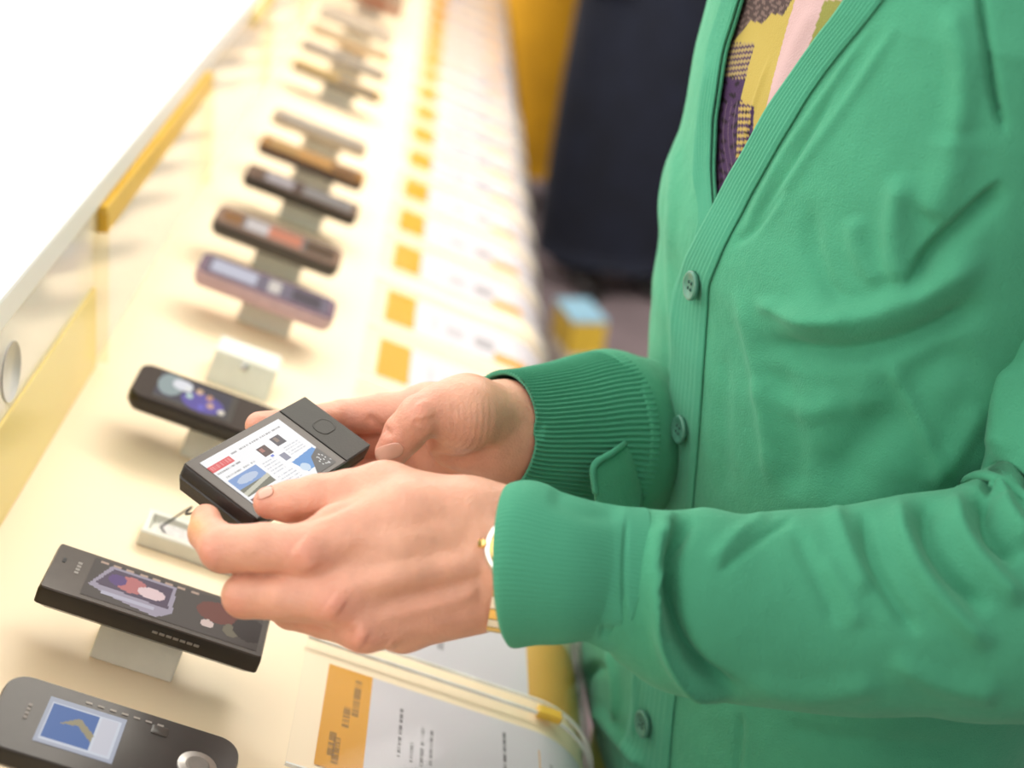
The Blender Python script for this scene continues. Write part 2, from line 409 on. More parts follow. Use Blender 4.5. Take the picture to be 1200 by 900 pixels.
panelbox('amber_strip', 1.075, 1.56, 1.054, 1.075, xb + 0.0003, xb + 0.008, M['amber'])
panelbox('amber_strip', 1.9, 2.5, 1.060, 1.075, xb + 0.0003, xb + 0.008, M['paleyellow'])
for yd in (1.062, 1.556, 2.05, 2.55, 3.05, 3.55):
    panelbox('divider', yd - 0.0015, yd + 0.0015, zb + 0.004, 1.075, xb + 0.0005, xb + 0.012, M['amber_clear'])
V, Fc = tube([(xb + 0.0003, 0.845, 1.037), (xb + 0.0010, 0.845, 1.037)], 0.020, 24); mk('reflection_disc', V, Fc, M['palegrey'], ctr)  # disc stands in for a grey reflection in the glossy back panel

# ---------------- cards in clear holders
near_names = {0: 'nearest', 1: 'under the wrists'}
card_v = [0.727, 0.862, 1.0, 1.14, 1.281, 1.418, 1.576, 1.71, 1.847, 1.994, 2.13, 2.262, 2.396, 2.53, 2.665, 2.80, 2.935, 3.07, 3.2, 3.34, 3.47, 3.61, 3.75]
ordw = ['first', 'second', 'third', 'fourth', 'fifth', 'sixth', 'seventh', 'eighth', 'ninth', 'tenth', 'eleventh', 'twelfth', 'thirteenth', 'fourteenth', 'fifteenth', 'sixteenth', 'seventeenth', 'eighteenth', 'nineteenth']
beside = {0: 'nearest the camera', 1: "under the customer's near wrist", 2: "mostly behind the hands, beside the low cord stand", 3: 'beside the touch phone, hidden behind the far hand'}
nearby = {4: ', beside the bare stand', 5: ', beside the lilac phone', 6: ', beside the silver rimmed phone', 7: ', beside the slim black phone', 8: ', beside the amber topped phone'}
for k in range(4, 23): beside[k] = ordw[k - 4] + ' beyond the far cuff' + nearby.get(k, '')
ORANGE = lin(220, 155, 8); PAPER = np.array([0.64, 0.61, 0.66]); INK = lin(60, 50, 60)
for i, v in enumerate(card_v):
    w = 0.0475 if i else 0.050
    fine = i < 2
    nu, nv = (300, 130) if i == 0 else (150, 60) if i == 1 else (90, 30) if i < 12 else (50, 14)
    pt = Paint(nu, nv, PAPER)
    tabw = 0.135
    pt.rect(0, 0, tabw, 1, ORANGE)
    if i == 0:
        TXT = lin(110, 78, 20)
        for (x, y0, y1) in ((0.085, .55, .93), (0.06, .42, .62), (0.03, .12, .34), (0.045, .06, .30)):
            pt.script(x, y0, x + 0.02, y1, TXT, False, .75, .7)
        pt.script(.225, .30, .236, .78, INK, False, .7, .75)
        for x, y0, y1 in ((.262, .28, .48), (.292, .28, .66), (.318, .25, .66)): pt.script(x, y0, x + .011, y1, INK, False, .7, .65)
        pt.script(.42, .10, .43, .35, INK, False, .7, .6)
        pt.script(.54, .22, .551, .88, INK, False, .72, .75); pt.rect(.655, .30, .659, .82, ORANGE); pt.script(.662, .38, .672, .66, ORANGE, False, .7, .8)
        for x, y0, y1 in ((.69, .40, .72), (.72, .42, .72), (.80, .2, .5)): pt.script(x, y0, x + .011, y1, INK, False, .7, .6)
    elif i == 1:
        pt.rect(0.58, 0, 1, 1, lin(215, 165, 70)); pt.script(.3, .2, .32, .8, INK, False, .7, .5)
    else:
        pt.rect(.50, .04, .66, .34, lin(222, 150, 30)); pt.rect(.28, .3, .36, .6, PAPER * .75); pt.rect(.42, .3, .50, .62, PAPER * .55)
        pt.script(.22, .3, .28, .7, INK, True, .5, .18)
    s0, s1 = 0.106, 0.355
    if i == 0: s1 = 0.335
    fn = lambda a, b, v=v, w=w: TP(s0 + a * (s1 - s0), v - w + b * 2 * w, 0.0006 * 1.0)
    where = beside.get(i, None)
    if where: lab, lab2 = 'white info card with orange tab, ' + where, 'clear curved card holder, ' + where
    else: lab, lab2 = 'small blurred info card with orange tab at far end of counter', 'clear curved acrylic holder at far end of counter'
    o = pt.sheet('info_card', fn, M['print'], base=T(0.2, v, 0))
    tag(o, lab, 'card', 'info cards along the counter front')
    if i in (2, 3): pass
    # holder
    sh = np.r_[np.linspace(0.088, U_FLAT, 6), np.linspace(U_FLAT, U_FLAT + R_C * math.radians(72), 16)[1:], U_FLAT + R_C * math.radians(72) + 0.03]
    wv = w + (0.009 if i else 0.013)
    hold = empty('card_holder', T(0.2, v, 0), lab2, 'card holder', 'acrylic card holders along the counter front')
    a = TP(sh, np.zeros(len(sh)), 0.0070); b_ = TP(sh, np.zeros(len(sh)), 0.0048)
    a[:, 1] += v - wv; b_[:, 1] += v - wv
    V, Fc = extrude_outline(np.r_[a, b_[::-1]], (0, 2 * wv, 0)); mk('clear_sheet', V, Fc, M['clear'], hold, sharp=40)
    for sd in (-1, 1):
        a = TP(sh, np.zeros(len(sh)), 0.0072); b_ = TP(sh, np.zeros(len(sh)), 0.0046)
        a[:, 1] += v + sd * (wv + 0.0002); b_[:, 1] += v + sd * (wv + 0.0002)
        V, Fc = extrude_outline(np.r_[a, b_[::-1]], (0, sd * 0.0011, 0)); mk('edge_rail', V, Fc, M['clear_edge'] if i < 14 else M['clear'], hold, sharp=40)
    if i < 3:
        c = TP(np.array([0.262]), np.array([v + wv + 0.004]), 0.006)[0]
        V, Fc = boxw(c, E_U * 0.009, E_V * 0.0045, E_N * 0.003); bevel(mk('amber_clip', V, Fc, M['amber'], hold, smooth=False), 0.001)

# ---------------- phone stands and phones
def rrect(L, W, r, n=6):
    pts = []
    for cx, cy, a0 in ((L - r, W - r, 0), (-L + r, W - r, 90), (-L + r, -W + r, 180), (L - r, -W + r, 270)):
        for k in range(n + 1):
            a = math.radians(a0 + 90 * k / n); pts.append((cx + r * math.cos(a), cy + r * math.sin(a)))
    return np.array(pts)
def slab(L, W, r, levels, n=6):
    """levels: (height, inset) rings from bottom to top -> verts in (a,b,h)"""
    rings = []
    for hgt, ins in levels:
        q = rrect(L - ins, W - ins, max(r - ins, 0.0004), n); rings.append(np.c_[q, np.full(len(q), hgt)])
    m = len(rings[0]); V = np.concatenate(rings); Fc = gridfaces(len(rings), m, False, True)[:, ::-1].tolist()
    Fc.append(list(range(m))[::-1]); Fc.append([(len(rings) - 1) * m + k for k in range(m)])
    return V, Fc
class Fr:     # local frame: a along the length, b along the width, n up
    def __init__(s, c, a, b, n): s.c, s.a, s.b, s.n = map(np.asarray, (c, a, b, n))
    def __call__(s, V): V = np.asarray(V); return s.c + V[:, :1] * s.a + V[:, 1:2] * s.b + V[:, 2:3] * s.n
def lying(u, v, h, yaw=0.0):
    c, sn = math.cos(yaw), math.sin(yaw); return Fr(T(u, v, h), E_U * c + E_V * sn, -E_U * sn + E_V * c, E_N)
def plate(fr, L0, L1, W0, W1, h0, h1): # box in local frame
    V = np.array([(x, y, z) for z in (h0, h1) for x, y in ((L0, W0), (L1, W0), (L1, W1), (L0, W1))])
    return fr(V), [[3,2,1,0],[4,5,6,7],[0,1,5,4],[1,2,6,5],[2,3,7,6],[3,0,4,7]]
def stand(u, v, label, w=0.0255, hgt=0.0295, d0=-0.004, d1=0.02, screw=False):
    fr = lying(u, v, 0)
    root = empty('phone_stand', T(u, v, 0), label, 'stand', 'grey plastic phone stands on the counter')
    V = np.array([(x, y, z) for x in (-w, w) for y, z in ((d0, 0.0003), (d1, 0.0003), (d1, hgt), (d0 + 0.013, hgt))])
    o = mk('block', fr(V), [[0,1,2,3],[7,6,5,4],[0,4,5,1],[1,5,6,2],[2,6,7,3],[3,7,4,0]], M['standgrey'], root, smooth=False); bevel(o, 0.001)
    if screw:
        V, Fc = slab(0.0032, 0.0032, 0.0031, [(0, 0), (0.0014, 0), (0.002, 0.001)])
        t = 0.78; y = d0 + 0.013 * t; n = nrm(np.array([0, -hgt, 0.013]))
        f2 = Fr(T(u, v + y, hgt * t) + (E_V * n[1] + E_N * n[2]) * 0.0003, E_U, nrm(E_V * 0.013 + E_N * hgt), E_V * n[1] + E_N * n[2])
        mk('screw', f2(V), Fc, M['metal'], root)
    return root
def phone(u, v, h, L, W, r, th, body, face, side, label, paint=None, scr=(-0.6, 0.1, -0.75, 0.75), keys=(), extra=None, yaw=0.0, prism=0.003, front_rough=0.15, name='mobile_phone'):
    root = empty(name, T(u, v, h), label, 'phone', 'mobile phones on the display counter')
    fr = lying(u, v, h, yaw)
    mb = mat('phone_casing', side, 0.3, nvar=(120, 0.08)); mf = mat('phone_face', face, front_rough, nvar=(120, 0.05), spec=0.35)
    V, Fc = slab(L, W, r, [(0.0, prism), (th * 0.35, 0.0), (th * 0.8, 0.0), (th * 0.95, 0.0007)]); mk('casing', fr(V), Fc, mb, root, sharp=38)
    V, Fc = slab(L - 0.0008, W - 0.0008, max(r - 0.0008, 0.0004), [(th * 0.951, 0), (th * 1.0, 0.0004)]); mk('face_plate', fr(V), Fc, mf, root, sharp=38)
    if paint is not None:
        x0, x1, y0, y1 = scr
        paint.sheet('screen', lambda a, b: fr(np.c_[(x0 + (x1 - x0) * a) * L, (y0 + (y1 - y0) * b) * W, np.full(len(a), th + 0.0002)]), M['screen'], root)
    for (nm, kx, ky, ka, kb, kr, kh, km) in keys:
        V, Fc = slab(ka, kb, kr, [(th + 0.0001, 0), (th + kh * .6, 0), (th + kh, min(ka, kb) * .25)])
        V = V + np.array([kx * L, ky * W, 0]); mk(nm, fr(V), Fc, km, root, sharp=38)
    if extra: extra(root, fr)
    return root
M['key_dark'] = mat('dark_key', (0.06, 0.055, 0.05), 0.3, nvar=(90, 0.1)); M['key_silver'] = mat('silver_key', (0.5, 0.48, 0.45), 0.3, metal=0.6, nvar=(90, 0.1))
M['inkgrey'] = mat('grey_print', (0.22, 0.20, 0.18), 0.5, nvar=(90, 0.1)); M['inkdark'] = mat('dark_slot', (0.004, 0.004, 0.004), 0.6, nvar=(90, 0.1))
M['white_ink'] = mat('pale_print', (0.33, 0.30, 0.27), 0.5, nvar=(90, 0.1))

# p0: rounded bar phone, nearest
pt = Paint(60, 40, lin(170, 175, 190)); pt.rect(.05, .08, .95, .92, lin(205, 210, 220)); pt.rect(.08, .14, .68, .88, lin(70, 105, 165))
pt.poly([(.22, .5), (.45, .72), (.68, .45), (.66, .3), (.45, .55)], lin(150, 140, 110)); pt.rect(.70, .14, .92, .88, lin(200, 200, 210))
dots = [('softkey', 0.30, yy, .0045, .0035, .001, .0006, M['key_dark']) for yy in (-.6, .6)]
def ext0(root, fr):
    for k in range(7):
        V, Fc = plate(fr, -.022 + k * .0065, -.0185 + k * .0065, .0208, .0222, .0146, .0149); mk('status_mark', V, Fc, M['white_ink'], root, smooth=False)
    for k in range(4):
        V, Fc = plate(fr, -.0485, -.0465, -.004 + k * .0032, -.0018 + k * .0032, .0146, .0149); mk('front_lettering', V, Fc, M['inkgrey'], root, smooth=False)
    V, Fc = slab(.0105, .0105, .0104, [(.0146, 0), (.0158, .0), (.0162, .0008)]); mk('navigation_ring', fr(V + np.array([.043, -.001, 0])), Fc, M['key_silver'], root, sharp=38)
    V, Fc = slab(.0065, .0065, .0064, [(.0163, 0), (.0172, .001)]); mk('select_key', fr(V + np.array([.043, -.001, 0])), Fc, M['inkgrey'], root, sharp=38)
phone(-0.008, 0.594, 0.030, 0.0640, 0.0290, 0.013, 0.0145, None, (0.055, 0.049, 0.046), (0.02, 0.018, 0.017),
      'dark grey rounded bar phone with blue screen, nearest the camera at bottom left', pt, (-0.62, 0.02, -0.60, 0.62), dots, ext0, prism=0.004, front_rough=0.3)
stand(-0.006, 0.600, 'grey block stand under the rounded bar phone nearest the camera', hgt=0.0294)
# p1: angular prism phone
pt = Paint(110, 36, lin(70, 60, 55))
pt.poly([(.02, .30), (.10, .92), (.48, .92), (.50, .22), (.42, .02), (.16, .16)], lin(160, 150, 165)); pt.poly([(.05, .38), (.12, .86), (.46, .86), (.47, .30)], lin(80, 62, 85))
pt.disc(.24, .6, .09, .2, lin(190, 110, 110)); pt.disc(.36, .55, .08, .14, lin(230, 200, 200)); pt.disc(.16, .62, .05, .14, lin(90, 60, 120)); pt.rect(.1, .18, .4, .26, lin(185, 180, 195))
for k in range(8): pt.rect(.04 + k * .075, .93, .085 + k * .075, .99, lin(190, 160, 140))
pt.disc(.74, .62, .12, .26, lin(110, 50, 38)); pt.disc(.70, .28, .04, .1, lin(215, 190, 180)); pt.disc(.84, .3, .05, .16, lin(110, 100, 80)); pt.disc(.94, .45, .1, .3, lin(35, 18, 16))  # dark red patches paint a reflection into the right half of the face
def ext1(root, fr):
    V, Fc = plate(fr, -.0615, -.0595, .005, .0095, .0180, .0183); mk('earpiece_slot', V, Fc, M['inkdark'], root, smooth=False)
    for k in range(4):
        V, Fc = plate(fr, -.0525, -.0500, -.002 + k * .0033, .0003 + k * .0033, .0180, .0182); mk('front_lettering', V, Fc, M['inkgrey'], root, smooth=False)
    for k in range(7):
        V, Fc = plate(fr, .002 + k * .0042, .0052 + k * .0042, -.02455, -.0240, .0115, .0130); mk('side_lettering', V, Fc, M['inkgrey'], root, smooth=False)
phone(-0.012, 0.722, 0.0275, 0.0675, 0.0240, 0.0025, 0.0180, None, (0.075, 0.06, 0.05), (0.014, 0.010, 0.008),
      'long angular glossy black bar phone with portrait picture on its screen, beside the fingers', pt, (-0.66, 0.93, -0.8, 0.82), (), ext1, prism=0.007, front_rough=0.12)
stand(-0.014, 0.722, 'pale grey block stand under the long angular black phone', hgt=0.0270, d0=-0.014)
# low stand of the phone in the hands
def low_stand():
    root = empty('phone_stand', T(-0.004, 0.853, 0), 'low grey stand with a hollow and black cord, beside the fingers', 'stand', 'grey plastic phone stands on the counter')
    fr = lying(-0.0, 0.853, 0)
    V, Fc = slab(0.040, 0.0150, 0.0018, [(0.0004, 0), (0.011, 0), (0.012, 0.001), (0.012, 0.0045), (0.007, 0.006)]); o = mk('block', fr(V), Fc, M['standgrey'], root, sharp=38)
    V, Fc = slab(0.0398, 0.0152, 0.0018, [(0.0001, 0), (0.0004, 0)]); mk('dark_base', fr(V), Fc, M['black'], root, smooth=False)
    V, Fc = slab(0.030, 0.0070, 0.003, [(0.0071, 0), (0.0095, 0.0008)]); mk('metal_insert', fr(V), Fc, M['steel'], root, sharp=38)
    A = fr(np.array([[-.029, .000, .008]]))[0]
    return root, A
lowst, cordA = low_stand()
# p2 touch phone
pt = Paint(80, 44, lin(78, 70, 62)); pt.rect(0, 0.1, .93, .98, lin(60, 55, 70)); pt.disc(.16, .62, .16, .42, lin(150, 165, 165)); pt.disc(.30, .74, .13, .2, lin(235, 235, 240)); pt.disc(.60, .35, .27, .34, lin(95, 80, 165))
for (x, y, c) in ((.42, .45, (190, 215, 205)), (.52, .72, (225, 185, 150)), (.66, .62, (205, 150, 120)), (.7, .35, (215, 170, 150)), (.85, .25, (235, 225, 205)), (.38, .66, (240, 240, 235)), (.6, .2, (110, 100, 200))): pt.disc(x, y, .045, .1, lin(*c))
phone(-0.022, 0.985, 0.030, 0.0640, 0.0275, 0.011, 0.0145, None, (0.055, 0.042, 0.036), (0.016, 0.012, 0.013),
      'black touch phone with a colourful wheel of icons, partly behind the held device', pt, (-0.74, 0.22, -0.78, 0.8), (('front_key', .82, 0, .004, .012, .002, .0008, M['key_dark']),), prism=0.0035)
stand(-0.010, 0.985, 'grey block stand under the black touch phone behind the held device', hgt=0.0294, d0=-0.014)
stand(-0.012, 1.128, 'bare grey stand with a small screw and no phone on it', hgt=0.026, d0=-0.024, w=0.0275, screw=True)
# phones behind
def scr(cols):
    q = Paint(30, 14, cols[0])
    for k, (x0, x1, c) in enumerate(cols[1:]): q.rect(x0, .08, x1, .95, c)
    return q
L_ = lin
specs = [
 (-0.017, 1.243, .0665, .0240, .010, .016, L_(110, 90, 105), L_(190, 160, 170), 'lilac bar phone with silvery screen, first beyond the bare stand', [L_(120, 110, 125), (.05, .42, L_(200, 200, 215)), (.5, .62, L_(220, 210, 200)), (.7, .95, L_(80, 70, 80))]),
 (-0.024, 1.380, .0670, .0265, .011, .015, L_(120, 95, 80), L_(60, 55, 52), 'silver rimmed black phone with painted orange reflection, second beyond the bare stand', [L_(130, 120, 115), (.02, .18, L_(150, 95, 20)), (.2, .42, L_(215, 205, 200)), (.42, .72, L_(215, 130, 95)), (.75, 1, L_(90, 60, 25))]),  # orange and brown bands are a reflection put into the screen colours
 (-0.018, 1.548, .0665, .0235, .007, .014, L_(100, 80, 65), L_(25, 18, 16), 'slim black bar phone with brown display, third beyond the bare stand', [L_(110, 95, 90), (.0, .12, L_(110, 70, 35)), (.14, .4, L_(190, 180, 180)), (.42, .5, L_(70, 35, 20)), (.5, 1, L_(150, 145, 140))]),
 (-0.020, 1.677, .0660, .0235, .006, .013, L_(150, 105, 45), L_(45, 32, 34), 'dark phone with amber orange top, fourth beyond the bare stand', [L_(150, 110, 60), (.05, .35, L_(205, 160, 90)), (.35, .7, L_(225, 165, 85)), (.75, 1, L_(120, 80, 50))]),
 (-0.024, 1.813, .0640, .0220, .006, .011, L_(165, 150, 130), L_(150, 135, 115), 'pale beige metallic phone, fifth beyond the bare stand', [L_(170, 155, 140), (.1, .9, L_(190, 178, 160))]),
 (-0.028, 2.105, .0690, .0220, .006, .011, L_(200, 160, 90), L_(90, 85, 80), 'golden and grey slim phone, sixth beyond the bare stand', [L_(190, 160, 110), (.05, .5, L_(225, 185, 105)), (.5, 1, L_(130, 130, 125))]),
 (-0.030, 2.245, .0700, .0225, .006, .011, L_(175, 160, 140), L_(140, 130, 118), 'beige grey phone, seventh beyond the bare stand', [L_(170, 155, 140), (.1, .9, L_(180, 170, 155))]),
 (-0.031, 2.385, .0690, .0225, .006, .011, L_(200, 175, 135), L_(180, 150, 110), 'sand coloured phone, eighth beyond the bare stand', [L_(200, 180, 150), (.1, .9, L_(205, 190, 160))]),
 (-0.033, 2.520, .0680, .0225, .006, .011, L_(170, 160, 150), L_(165, 150, 130), 'light taupe phone, ninth beyond the bare stand', [L_(180, 170, 160), (.1, .9, L_(190, 180, 165))]),
 (-0.030, 2.790, .0680, .0240, .006, .013, L_(150, 95, 60), L_(120, 60, 30), 'reddish brown phone at the far top of the row', [L_(150, 100, 70), (.1, .9, L_(190, 120, 80))]),
 (-0.030, 2.930, .0680, .0240, .006, .013, L_(120, 95, 70), L_(90, 60, 40), 'brown phone last in the row at the top edge', [L_(150, 100, 70), (.1, .9, L_(150, 110, 80))]),
]
for (u, v, L, W, r, th, fc, sd, lab, cs) in specs:
    phone(u, v, 0.030, L, W, r, th, None, fc, sd, lab, scr(cs), (-0.88, 0.88, -0.7, 0.7), (), prism=0.003, front_rough=0.25)
    stand(u + 0.008, v, 'grey block stand under the ' + lab.split(',')[0], hgt=0.0294, d0=0.002)

# ---------------- background
def clothes_tube(name, pts, m, parent, n=20):
    q = catmull(np.array(pts, float), 24); V, Fc = tube(q[:, :3], q[:, 3], n, q[:, 4] if q.shape[1] > 4 else None); return mk(name, V, Fc, m, parent)
def passer_by(loc, yaw, label, m_leg, m_top, coat_len):
    root = empty('person', (loc[0], loc[1], 0), label, 'person')
    c, s_ = math.cos(yaw), math.sin(yaw)
    W = lambda x, y, z: (loc[0] + x * c - y * s_, loc[1] + x * s_ + y * c, z)
    pts = []; fld = Field([W(-.35, -.25, 0.05), W(.35, .25, 1.78), W(-.35, .25, 1.0), W(.35, -.25, 1.0)], 0.014, 0.06)
    for a, b, r1, r2, k in [((0,0,.95),(0,0,1.35),.13,.15,.05), ((-.14,0,1.4),(.14,0,1.4),.07,.07,.05), ((0,0,1.42),(0,0,1.55),.055,.055,.03), ((0,-.01,1.62),(0,.01,1.69),.075,.09,.02),
                            ((0,-.095,1.62),(0,-.10,1.60),.018,.018,.015), ((-.1,0,.92),(-.1,0,.5),.085,.06,.03), ((.1,0,.92),(.1,0,.5),.085,.06,.03), ((-.1,0,.5),(-.1,.01,.1),.055,.04,.03), ((.1,0,.5),(.1,.01,.1),.055,.04,.03),
                            ((-.2,0,1.38),(-.24,.02,1.1),.05,.042,.03), ((.2,0,1.38),(.24,.02,1.1),.05,.042,.03), ((-.24,.02,1.1),(-.19,-.10,.90),.04,.03,.03), ((.24,.02,1.1),(.19,-.10,.90),.04,.03,.03),
                            ((-.19,-.1,.90),(-.13,-.13,.88),.03,.016,.02), ((.19,-.1,.90),(.13,-.13,.88),.03,.016,.02)]:
        fld.cone(W(*a), W(*b), r1, r2, k)
    V, Fq = fld.mesh(); mk('body', V, Fq, M['skin'], root, cols=np.ones((len(V), 3)) * np.array((.55, .3, .2)))
    for sx in (-1, 1):
        clothes_tube('trouser_leg', [(*W(sx * .095, 0, .98), .105), (*W(sx * .1, 0, .8), .108), (*W(sx * .1, -.01, .5), .083), (*W(sx * .1, .0, .3), .078), (*W(sx * .1, .01, .06), .078)], m_leg, root)
        V, Fc = tube([W(sx * .1, .07, .04), W(sx * .1, .02, .05), W(sx * .1, -.1, .04), W(sx * .1, -.18, .032)], [.03, .042, .042, .028], 14, [.02, .04, .036, .02]); mk('shoe', V, Fc, M['black'], root)
        clothes_tube('sleeve', [(*W(sx * .17, 0, 1.43), .07), (*W(sx * .23, .01, 1.25), .066), (*W(sx * .255, .02, 1.08), .06), (*W(sx * .185, -.10, .90), .05)], m_top, root)
    clothes_tube('coat', [(*W(0, 0, 1.49), .10, .09), (*W(0, 0, 1.42), .20, .12), (*W(0, 0, 1.2), .21, .15), (*W(0, 0, 1.0), .20, .15), (*W(0, 0, (1 + coat_len) / 2), .215, .165), (*W(0, 0, coat_len), .225, .17)], m_top, root, 32)
    V, Fc = tube([W(0, .02, 1.60), W(0, .025, 1.66), W(0, .02, 1.73), W(0, .01, 1.775)], [.09, .102, .095, .04], 20); mk('hair', V, Fc, M['black'], root)
    return root
M['navy'] = mat('navy_cloth', (0.006, 0.009, 0.022), 0.9, nvar=(9, 0.3)); M['darkcloth'] = mat('black_blue_cloth', (0.010, 0.011, 0.017), 0.9, nvar=(9, 0.3))
M['mustard'] = mat('mustard_cloth', (0.50, 0.25, 0.002), 0.9, nvar=(6, 0.15)); M['brown'] = mat('brown_cloth', (0.05, 0.022, 0.012), 0.9, nvar=(9, 0.2))
passer_by((0.55, 3.98), 0.3, 'person in dark navy trousers and long dark coat standing in the background', M['navy'], M['navy'], 0.09)
passer_by((0.36, 4.7), -0.2, 'person in long mustard coat behind the end of the counter', M['brown'], M['mustard'], 0.13)
box = empty('carton', (0.44, 3.38, 0), 'small yellow carton with light blue top on the floor', 'box')
BC = np.array([0.415, 3.38, 0])
V, Fc = boxw(BC + [0, 0, 0.065], (.044, 0.012, 0), (-0.02, .07, 0), (0, 0, .0649)); mk('carton_body', V, Fc, mat('yellow_print', (0.85, 0.58, 0.06), 0.5, nvar=(12, .1)), box, smooth=False)
V, Fc = boxw(BC + [0, 0, 0.1345], (.045, 0.012, 0), (-0.02, .071, 0), (0, 0, .004)); mk('carton_lid', V, Fc, mat('blue_print', (0.35, 0.62, 0.80), 0.5, nvar=(12, .1)), box, smooth=False)
V, Fc = boxw(BC + [0, 0, 0.022], (.0445, 0.0121, 0), (-0.0202, .0706, 0), (0, 0, .02)); mk('carton_band', V, Fc, mat('white_print', (0.85, 0.80, 0.68), 0.5, nvar=(12, .1)), box, smooth=False)

# ================================================================== held device
Rc = np.array([[0.4252, 0.7987, -0.4258], [0.2961, -0.5673, -0.7684], [-0.8553, 0.2007, -0.4777]])
Rw = RC @ Rc
dc = CAM + RC @ np.array([-0.12903, -0.03932, -0.80])
dev = empty('handheld_device', dc, 'small charcoal device with a news page on screen, held in both hands', 'device')
fd = Fr(dc, Rw[:, 0], Rw[:, 1], -Rw[:, 2])        # n faces up; b runs towards the customer's near hand
DL, DW, DT = 0.059, 0.0260, 0.0180
V, Fc = slab(DL, DW, 0.0032, [(-DT, 0.0030), (-DT * .62, 0.0006), (-DT * .5, 0.0), (-DT * .46, 0.0006), (-DT * .42, 0.0), (-0.0012, 0.0), (-0.0004, 0.0004)])
Fc = [f[::-1] for f in Fc]
mk('casing', fd(V), Fc, M['black'], dev, sharp=35)
def face(nm, x0, x1, m, h=0.0):
    V, Fc = boxw((0, 0, 0), ((x1 - x0) / 2 * DL, 0, 0), (0, DW - 0.0007, 0), (0, 0, 0.0004)); V = V + np.array([(x0 + x1) / 2 * DL, 0, h - 0.0002])
    o = mk(nm, fd(V), [f[::-1] for f in Fc], m, dev, smooth=False); return bevel(o, 0.0003)
face('screen_glass', -0.985, 0.515, M['device_bezel']); face('control_panel', 0.53, 0.985, M['device_front'], 0.0002)
V, Fc = slab(0.0082, 0.0058, 0.0057, [(0.0003, 0), (0.0006, 0.0), (0.00075, 0.0005), (0.0004, 0.0011), (0.0003, 0.0014)], 10); o = mk('round_key', fd(V + np.array([0.76 * DL, -0.05 * DW, 0])), [f[::-1] for f in Fc], M['device_front'], dev)
W_ = lin(248, 248, 250); G_ = lin(165, 165, 175); K_ = lin(70, 60, 60)
pt = Paint(170, 120, W_)                            # x along the device, y from the far side to the near side
pt.rect(.0, .12, .27, .23, lin(225, 75, 80)); pt.script(.02, .14, .25, .20, lin(245, 160, 160), True, .6, .6)
pt.script(.3, .10, .93, .125, K_, True, .7, .6); pt.script(.02, .25, .75, .275, K_, True, .7, .6) if False else None
pt.script(.02, .26, .30, .285, K_, True, .7, .7); pt.script(.05, .36, .40, .385, K_, True, .6, .55)
pt.rect(.03, .42, .38, .76, lin(120, 155, 210)); pt.disc(.2, .52, .12, .06, lin(185, 200, 225)); pt.rect(.03, .62, .38, .76, lin(110, 110, 95)); pt.poly([(.03, .68), (.38, .6), (.38, .66), (.03, .74)], lin(200, 198, 180))
pt.rect(.52, .24, .63, .40, lin(85, 60, 60)); pt.rect(.54, .26, .58, .33, lin(170, 110, 100)); pt.rect(.72, .20, .84, .36, lin(80, 75, 85)); pt.rect(.75, .22, .79, .3, lin(140, 120, 110)); pt.rect(.57, .42, .60, .45, lin(110, 130, 220)); 
for k in range(5):
    pt.script(.42, .46 + k * .05, .58, .475 + k * .05, G_, True, .7, .6); pt.script(.42, .74 + k * .05, .62, .755 + k * .05, G_, True, .7, .6)
for k in range(4): pt.script(.74, .42 + k * .045, .93, .435 + k * .045, G_, True, .7, .5)
pt.rect(.64, .48, .71, .60, lin(140, 140, 160)); pt.rect(.02, .80, .14, .92, lin(120, 70, 75)); pt.script(.16, .82, .36, .84, G_, True, .7, .6)
pt.poly([(.66, .66), (.97, .62), (1., .86), (.70, .9)], lin(90, 150, 215)); pt.disc(.72, .82, .05, .07, lin(200, 220, 240)); pt.poly([(.86, .74), (1., .66), (1., 1.), (.74, 1.)], lin(95, 92, 90))
for k in range(14): pt.disc(.88 + .11 * rng.random(), .76 + .2 * rng.random(), .007, .012, lin(230, 230, 230))
sx0, sx1, sy0, sy1 = -0.86, 0.40, -0.80, 0.86
pt.sheet('screen', lambda a, b: fd(np.c_[(sx0 + (sx1 - sx0) * a) * DL, (sy0 + (sy1 - sy0) * b) * DW, np.full(len(a), 0.00045)]), M['screen'], dev)
# cord from the low stand to the device
E1 = fd(np.array([[-0.04, 0.005, -DT * .8]]))[0]
cp = catmull(np.array([cordA, cordA + np.array([.012, .002, .010]), (cordA * .6 + E1 * .4) + np.array([0, .0, .004]), E1]), 30)
V, Fc = tube(cp, 0.00075, 8); tag(mk('security_cord', V, Fc, M['blackrubber']), 'thin black cord rising from the low stand to the held device', 'cord')

# ================================================================== the customer
TC = P(1008, 420, 0.95)
cust = empty('person', (TC[0], TC[1], 0.0), 'customer in green cardigan standing at the counter and holding the small device in both hands', 'person')
# torso rows -----------------------------------------------------------
PHI0 = None
camh = nrm(np.array([CAM[0] - TC[0], CAM[1] - TC[1]]))       # horizontal direction from the body to the viewer
al = math.radians(60)
fwd = np.array([camh[0] * math.cos(-al) - camh[1] * math.sin(-al), camh[0] * math.sin(-al) + camh[1] * math.cos(-al)])   # where the chest faces
if fwd[0] > 0: fwd = np.array([camh[0] * math.cos(al) - camh[1] * math.sin(al), camh[0] * math.sin(al) + camh[1] * math.cos(al)])
side = np.array([fwd[1], -fwd[0]])
if side @ camh < 0: side = -side                              # towards the near shoulder
NZ = 150
zs = np.linspace(0.74, 1.46, NZ)
def widths(z):
    a = np.interp(z, [0.74, 0.86, 0.95, 1.1, 1.25, 1.34, 1.40, 1.46], [0.235, 0.230, 0.206, 0.186, 0.192, 0.190, 0.15, 0.085])
    b = np.interp(z, [0.74, 0.86, 0.95, 1.1, 1.25, 1.34, 1.40, 1.46], [0.128, 0.132, 0.132, 0.126, 0.124, 0.110, 0.095, 0.07])
    return a, b
